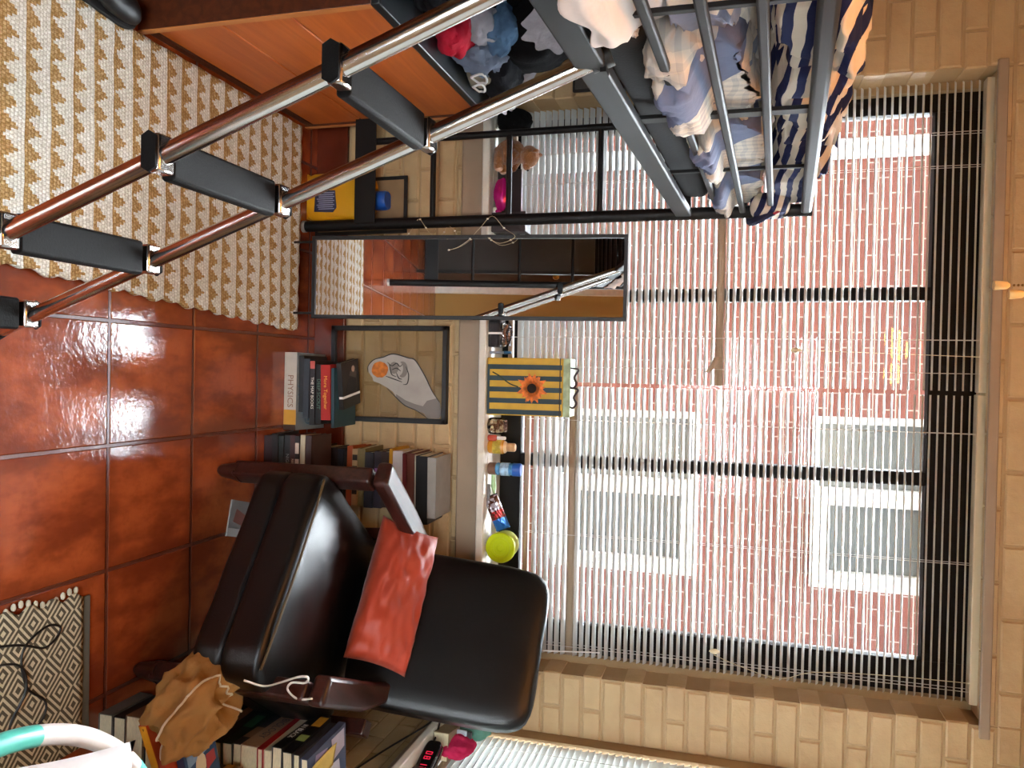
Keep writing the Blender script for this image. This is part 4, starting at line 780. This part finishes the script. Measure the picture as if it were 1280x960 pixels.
MB().box(-.1, .085, -.0015, .0015, 0, .35).build('backing', mat('brown_backing', '#7d6444', .7, var=.2), pf, world=False); MB().box(-.105, -.093, -.003, .003, 0, .36).box(.08, .092, -.003, .003, 0, .36).box(-.105, .092, -.003, .003, .348, .36).box(-.105, .092, -.003, .003, 0, .012).build('rim', BLK, pf, world=False)
# flat black panel on the brick left of the window
wp = T('wall_panel', 'grey panel with rounded black rim hanging on the brick beyond the ladder top', 'picture', (-1.03, 2.597, .93))
MB().box(-.112, .112, -.014, 0, 0, .19).build('rim', BLK, wp, world=False, bevel=.012, seg=3); MB().box(-.104, .104, -.0155, -.01, .009, .181).build('grey_face', mat('grey_panel', '#54524e', .5), wp, world=False, bevel=.006)
# ---------------------------------------------------------------- books along the side wall
G4 = 'books stacked flat against the side wall'
def side(lab, x, y, z, L, Wd, tk, col, j=0, group=G4, **kw): return book(lab, x, y, z, L, Wd, tk, col, rz=rad(-90+j), group=group, **kw)
def pile(x, y, lst, z=0, group=G4):
    for it in lst:
        lab, tk, col, L, Wd = it[:5]; kw = it[5] if len(it) > 5 else {}; side(lab, x+random.uniform(-.006, .006), y+random.uniform(-.006, .006), z, L, Wd, tk, col, random.uniform(-2.5, 2.5), group, **kw); z += tk
    return z
zt1 = pile(.955, 1.855, [
    ('large dark atlas at the foot of the tall side-wall pile', .05, '#1d1b1a', .24, .23), ('brown hardback low in the tall side-wall pile', .045, '#4b3020', .23, .22), ('black hardback in the lower tall side-wall pile', .045, '#151517', .23, .22),
    ('dark blue hardback in the lower tall side-wall pile', .03, '#20283a', .225, .21), ('tan paperback under the black one in the tall side-wall pile', .034, '#8d7350', .22, .21), ('black paperback under the green one in the side-wall pile', .028, '#161716', .22, .2),
    ('dark green hardback in the middle of the tall side-wall pile', .03, '#183a2b', .22, .2, dict(band=[(.3, .6, '#2f6247')])), ('navy and brown paperback above the green one by the side wall', .026, '#3a3a48', .215, .2, dict(band=[(.5, .8, '#8d7058')])),
    ('thick beige textbook with red band and grey title in the side-wall pile', .05, '#c2a184', .225, .21, dict(title='BIOLOGY', tcol='#5d5d66', band=[(0, .1, '#d8c4a8')])), ('bright red paperback above the beige textbook', .016, '#b01d22', .22, .2),
    ('cream white book above the red paperback by the side wall', .022, '#d8c8ac', .215, .2), ('black book with white block lettering near the pile top', .028, '#131316', .2, .19, dict(title='IN BLACK', tcol='#d8d8d6', ts=.7)), ('black book with yellow and green panels near the pile top', .028, '#17171b', .2, .185, dict(band=[(.05, .3, '#c08a2a'), (.55, .7, '#7f8f4c')])),
    ('small orange and grey book just under the pile top by the wall', .018, '#4a4a52', .19, .18)])
tp = side('topmost pictured paperback on the side-wall pile with a yellow note', .965, 1.86, zt1, .2, .15, .02, '#55607c', 3)
for k, (poly, c) in enumerate(((((-.09, .01), (-.02, .01), (-.03, .07), (-.09, .06)), '#b9b4c4'), (((.0, .02), (.06, .01), (.08, .08), (.02, .09)), '#8d7fa0'), (((-.06, .08), (.0, .075), (.02, .13), (-.07, .14)), '#c8cad6'), (((.04, .1), (.09, .09), (.09, .14), (.05, .14)), '#c07a4c'))):
    MB().prism(poly, .0201, .0205).build('cover_picture', C(c, .35), tp, world=False, smooth=0)
nz = zt1+.0205
tag(MB().grid(lambda u, v: (.99+.052*u, 1.765+.14*v-.02*u, nz+.002+.02*(1-v)**2.2*(.4+u)), 6, 14).build('sticky_note', C('#d8c06a', .7), solid=.0006), 'long curling yellow note on the topmost pictured paperback', 'note')
# nearer pile under the bag
G5 = 'books in the nearer pile by the side wall'
zt2 = pile(.85, 1.66, [
    ('grey box file at the foot of the nearer side-wall pile', .04, '#7c7266', .14, .26), ('black hardback in the nearer side-wall pile', .035, '#121214', .14, .25), ('brown and cream paperback in the nearer side-wall pile', .05, '#8a6a4c', .13, .24), ('dark blue paperback under the tan cloth bag', .035, '#22324a', .13, .2), ('black paperback on which the tan cloth bag rests', .03, '#18181a', .13, .2)], group=G5)
z2 = pile(1.0, 1.66, [('cream block of pages above the nearer pile end', .04, '#8f7d60', .13, .17), ('dark green covered hardback beside the tan cloth bag', .035, '#23301f', .15, .17), ('yellow ochre paperback with red corner beside the bag', .022, '#b9852c', .14, .14, dict(band=[(.75, 1, '#a3202a')])), ('beige paperback on the ochre one at the wall end', .02, '#b08d66', .14, .12)], z=.19, group=G5)
ob = book('orange and red book leaning with its yellow edge out beside the bag', .9, 1.5, .225, .2, .12, .024, '#cf4a1c', group=G5, rot=(rad(4), rad(-10), rad(12)))
MB().box(-.099, .099, -.0008, .0, .002, .022).build('yellow_edge', C('#dd9a24', .5), ob, world=False)
bb = book('royal blue picture book with pale shapes lying by the tan bag', .95, 1.555, .26, .13, .11, .02, '#2a5d94', rz=rad(16), group=G5); MB().prism([(-.055, .01), (-.02, .01), (-.02, .1), (-.055, .1)], .0201, .0206).build('light_blue_panel', C('#7fa3c4', .4), bb, world=False)
MB().prism([(.0+.03*cos(a*.5), .05+.018*sin(a*.5)) for a in range(13)], .0201, .0207).build('pale_shape', C('#d8c9a8', .4), bb, world=False); MB().prism([(-.01, .07), (.03, .065), (.025, .1), (-.005, .1)], .0201, .0207).build('red_shape', C('#a8323a', .4), bb, world=False)
zt3 = pile(.985, 1.53, [('grey hardback lowest in the small pile nearest the pillow', .05, '#6e665c', .12, .17), ('tan paperback in the small pile nearest the pillow', .06, '#8f7a5a', .12, .17), ('dark hardback in the small pile nearest the pillow', .05, '#1b1a1a', .12, .17), ('brown paperback topping the small pile nearest the pillow', .045, '#5c4430', .12, .17)], group='books in the small pile nearest the pillow')
# tan drawstring bag
def bagf(u, v):
    th = 2*pi*u; ph = pi*v; d_ = Vector((sin(ph)*cos(th), sin(ph)*sin(th), cos(ph))); q = d_*2.2+Vector((4, 7, 1))
    k = 1+.15*noise.noise(q)+.5*(.2-abs(noise.noise(q*.8+Vector((3, 1, 2)))))+.16*(.22-abs(noise.noise(q*1.7)))+.012*noise.noise(q*5)
    p = Vector((d_.x*.1, d_.y*.125, d_.z*.085))*k
    if p.z < -.062: p.z = -.062+(p.z+.062)*.06
    r = math.hypot(p.x-.01, p.y-.03); p.z -= .03*max(0, 1-(r/.045)**2)*(1 if d_.z > 0 else 0)
    return (p.x, p.y, p.z+.07)
bagt = T('drawstring_bag', 'crumpled tan canvas drawstring bag on the books by the armchair', 'bag', (.80, 1.60, zt2), rad(20))
CANV = mat('tan_canvas', '#a67c48', .9, var=.12, vs=8, bump=.35, bs=220, spec=.15)
MB().grid(bagf, 96, 56, cu=True).build('bag_body', CANV, bagt, world=False, smooth=180)
WCORD = C('#d6c8ae', .7)
def on_bag(pts):
    out = []
    for th, ph in spline([(a, b_, 0) for a, b_ in pts], 10) and [(p.x, p.y) for p in spline([(a, b_, 0) for a, b_ in pts], 10)]:
        p = Vector(bagf(th/360, ph/180)); c0 = Vector((0, 0, .05)); out.append(p+(p-c0).normalized()*.003)
    return out
MB().tube(on_bag([(100, 20), (160, 45), (205, 60), (235, 75), (262, 88), (285, 92), (300, 88)]), .0028, 6).build('drawstring', WCORD, bagt, world=False)
MB().tube(on_bag([(100, 20), (60, 30), (40, 50), (45, 70)]), .0028, 6).build('drawstring', WCORD, bagt, world=False)
MB().tube(on_bag([(300, 88), (320, 80), (345, 84), (360, 75)]), .0028, 6).build('drawstring', WCORD, bagt, world=False)
# flower pot figurine half hidden in the dark
fp_ = T('flower_pot', 'small dark pot of yellow-green leaves in the shade behind the armchair', 'plant', (1.12, 2.2, 0)); MB().lathe([(.045, 0), (.06, .06), (.062, .1), (.055, .1)], 20).build('pot', C('#5a3a2a', .6), fp_, world=False); mb = MB()
for i in range(14): a = i*2.4; mb.add([(0, 0, .1), (.03*cos(a)-.012*sin(a), .03*sin(a)+.012*cos(a), .16), (.065*cos(a), .065*sin(a), .2), (.03*cos(a)+.012*sin(a), .03*sin(a)-.012*cos(a), .165)], [(0, 1, 2, 3)])
mb.build('leaves', C('#7a7a3a', .6), fp_, world=False, solid=.001)
# ---------------------------------------------------------------- side sill (top .60)
QZ = .601
ck = T('alarm_clock', 'black rounded alarm clock with red digits and chrome trim on the side sill', 'clock', (1.15, 2.17, QZ), rad(-72))
rb = MB(); rb.prism([(.075*math.copysign(abs(cos(a))**.4, cos(a)), .026+.025*math.copysign(abs(sin(a))**.4, sin(a))) for a in [i*pi/20 for i in range(40)]], -.02, .02, X=RX(90)); rb.build('clock_case', C('#0c0c0e', .15), ck, world=False, bevel=.004)
rb = MB(); rb.tube([(.077*math.copysign(abs(cos(a))**.4, cos(a)), -.0, .026+.026*math.copysign(abs(sin(a))**.4, sin(a))) for a in [i*pi/20 for i in range(40)]], .0025, 8, closed=True); rb.build('chrome_trim', CHROME, ck, world=False)
RED = m_emit('red_digits', '#c8203a', .7)
def seg7(ch, x, z, w, h, m, par):
    mp7 = {'0': 'abcdef', '8': 'abcdefg', '1': 'bc', '2': 'abged'}[ch]; mb = MB(); t_ = .0022; s = {'a': (x, x+w, z+h-t_, z+h), 'd': (x, x+w, z, z+t_), 'g': (x, x+w, z+h/2-t_/2, z+h/2+t_/2), 'f': (x, x+t_, z+h/2, z+h), 'e': (x, x+t_, z, z+h/2), 'b': (x+w-t_, x+w, z+h/2, z+h), 'c': (x+w-t_, x+w, z, z+h/2)}
    for c in mp7: q = s[c]; mb.box(q[0], q[1], -.0212, -.0204, q[2], q[3])
    mb.build('digit', m, par, world=False, smooth=0)
for i, c in enumerate('0812'): seg7(c, -.028+i*.019+(.004 if i > 1 else 0), .016, .011, .02, RED, ck)
tag(MB().tube(spline([(1.14, 2.23, .61), (1.12, 2.3, .606), (1.085, 2.33, .6), (1.14, 2.36, .53), (1.18, 2.28, .45), (1.18, 2.15, .42), (1.17, 2.08, .42)], 10), .003, 6).build('power_cord', BLK), 'black power cord hanging from the alarm clock down the wall', 'cord')
lt = T('lighter', 'slim white lighter with a blue base leaning by the thick book', 'lighter', (1.14, 2.37, QZ), rot=(rad(8), 0, rad(-10))); MB().box(-.012, .012, -.006, .006, .012, .085).build('body', C('#c9cdd4', .25), lt, world=False, bevel=.004); MB().box(-.012, .012, -.006, .006, 0, .012).build('base', C('#2b8ac9', .3), lt, world=False, bevel=.003); MB().box(-.011, .011, -.005, .005, .085, .1).build('top', C('#3a3a3c', .3), lt, world=False, bevel=.002)
tbk = book('thick book marked 4 lying on the side sill beside the blinds', 1.12, 2.36, QZ, .15, .085, .05, '#a68d66', rz=rad(-100), name='thick_book', cat='book'); text('4', .045, BLK, tbk, TR(-.045, .04, .0505) @ RZ(90), 'numeral')
bk2 = book('dark hardback under the blinds at the near end of the side sill', 1.135, 2.07, QZ, .16, .085, .03, '#2a2320', rz=rad(-95))
garment('pink_cloth', 'bright pink cloth tucked on the side sill against the blinds', (1.165, 2.33, QZ+.06), (.03, .06, .06), '#c22a55', 31.2, .25, 14, group=None)
garment('green_pouch', 'teal and white pouch tucked behind the chair back on the side sill', (1.15, 2.43, QZ+.07), (.035, .045, .07), '#5f8f80', 33.9, .2, 14, group=None)
# ---------------------------------------------------------------- pillow, bench, hoop in the near corner
bn = T('bench', 'grey upholstered bench under the white pillow', 'bench', (.9, .3, 0))
MB().box(.66, 1.18, -.3, .78, .42, .588).build('seat', mat('grey_upholstery', '#77736f', .9, bump=.3, bs=90), bn, bevel=.02, seg=3)
for x in (.71, 1.13):
    for y in (-.25, .73): MB().lathe([(.016, 0), (.024, .42)], 12, X=TR(x, y, 0)).build('leg', ARMW, bn)
hp = T('exercise_hoop', 'thick white and teal exercise hoop lying under the white pillow', 'hoop', (.817, .729, .603))
HW = C('#c9c4c0', .4); HT = C('#4fb3a4', .35); HR = .346
def arc(a0, a1, m, n, r): MB().tube([(HR*cos(rad(a0+(a1-a0)*i/40)), HR*sin(rad(a0+(a1-a0)*i/40)), 0) for i in range(41)], r, 16).build(n, m, hp, world=False)
for k in range(5): arc(163+72*k, 163+72*k+36, HT, 'teal_section', .0142); arc(163+72*k-36, 163+72*k, HW, 'white_section', .0138)
m = pil(.3, .2, .055, 8, .012); PX = TR(.74, .637, .678) @ RZ(-19) @ RX(-90); m.v = [tuple(PX @ Vector(v)) for v in m.v]
tag(m.build('pillow', mat('white_pillowcase', '#c4bebd', .9, var=.04, vs=6, bump=.3, bs=20, sheen=.2), smooth=180), 'white pillow in the near corner on top of the hoop', 'pillow')
# ---------------------------------------------------------------- ceiling fan with lamp and pull chains
fan = T('ceiling_fan', 'ceiling fan with three warm glass lamps and two pull chains', 'ceiling fan', (-.13, .98, 2.618))
FX_, FY_ = -.13, .98; BRASS = mat('brass', '#8d6a35', .3, 1)
MB().lathe([(.07, 2.618), (.07, 2.59), (.02, 2.57), (.02, 2.5), (.1, 2.48), (.11, 2.41), (.06, 2.38), (.05, 2.33), (.0, 2.325)], 28, X=TR(FX_, FY_, 0)).build('motor', BRASS, fan)
for k in range(4): MB().prism([(.1, -.03), (.2, -.055), (.55, -.065), (.57, -.03), (.57, .03), (.55, .065), (.2, .055), (.1, .03)], -.004, .004, X=TR(FX_, FY_, 2.44) @ RZ(90*k+28) @ RX(9)).build('blade', CARC, fan)
BULB = m_emit('warm_lamp_glass', '#ffa548', LAMP)
for k in range(3):
    a = rad(100+120*k); bx_, by_ = FX_+.11*cos(a), FY_+.11*sin(a)
    MB().tube([(FX_+.03*cos(a), FY_+.03*sin(a), 2.35), (bx_, by_, 2.345), (bx_, by_, 2.31)], .01, 8).build('lamp_arm', BRASS, fan)
    MB().ball((bx_, by_, 2.265), (.055, .055, .05), 20, 14).build('lamp_glass', BULB, fan)
for i, (dx, dy, z) in enumerate(((.024, .02, 1.742), (.028, .02, 1.757))):
    x, y = FX_+dx+(.006 if i else 0), FY_+dy; mb = MB()
    n = int((2.33-z-.017)/.0042)
    for j in range(n): mb.ball((x, y, z+.016+j*.0042), .0016, 6, 4)
    pc = mb.build('pull_chain', BRASS, fan)
    MB().lathe([(.0, 0), (.0052, .0), (.0054, .003), (.0042, .013), (.0018, .016), (0, .0165)], 14, X=TR(x, y, z)).build('fob', C('#dcb878', .4), pc)
# ---------------------------------------------------------------- things the mirror shows
fs_ = T('folding_screen', 'tall charcoal folding screen seen in the mirror', 'screen', (-.95, -.55, 0))
for k in range(2):
    f = MB().box(-1.28+.3*k, -.985+.3*k, -.56, -.54, .1, 1.3).build('panel', mat('charcoal_panel', '#2b2724', .6, var=.1), fs_, bevel=.003); MB().box(-1.28+.3*k, -1.26+.3*k, -.575, -.53, 0, 1.32).box(-1.005+.3*k, -.985+.3*k, -.575, -.53, 0, 1.32).build('edge_post', BLK, f)
d1 = ST('door_1', (-.95, -1.6, 0), 'brown door with white frame seen in the mirror'); MB().box(-1.35, -.72, -1.6, -1.575, 0, 2.05).build('leaf', mat('brown_door', '#4a3018', .5), d1)
fr_ = MB().box(-1.43, -1.35, -1.6, -1.56, 0, 2.12).box(-.72, -.64, -1.6, -1.56, 0, 2.12).box(-1.43, -.64, -1.6, -1.56, 2.05, 2.12).build('frame', WHITEP, d1)
MB().lathe([(.012, 0), (.012, .03), (.028, .04), (.028, .06), (.0, .07)], 16, X=TR(-.79, -1.575, 1.0) @ RX(-90)).build('door_knob', BRASS, d1)
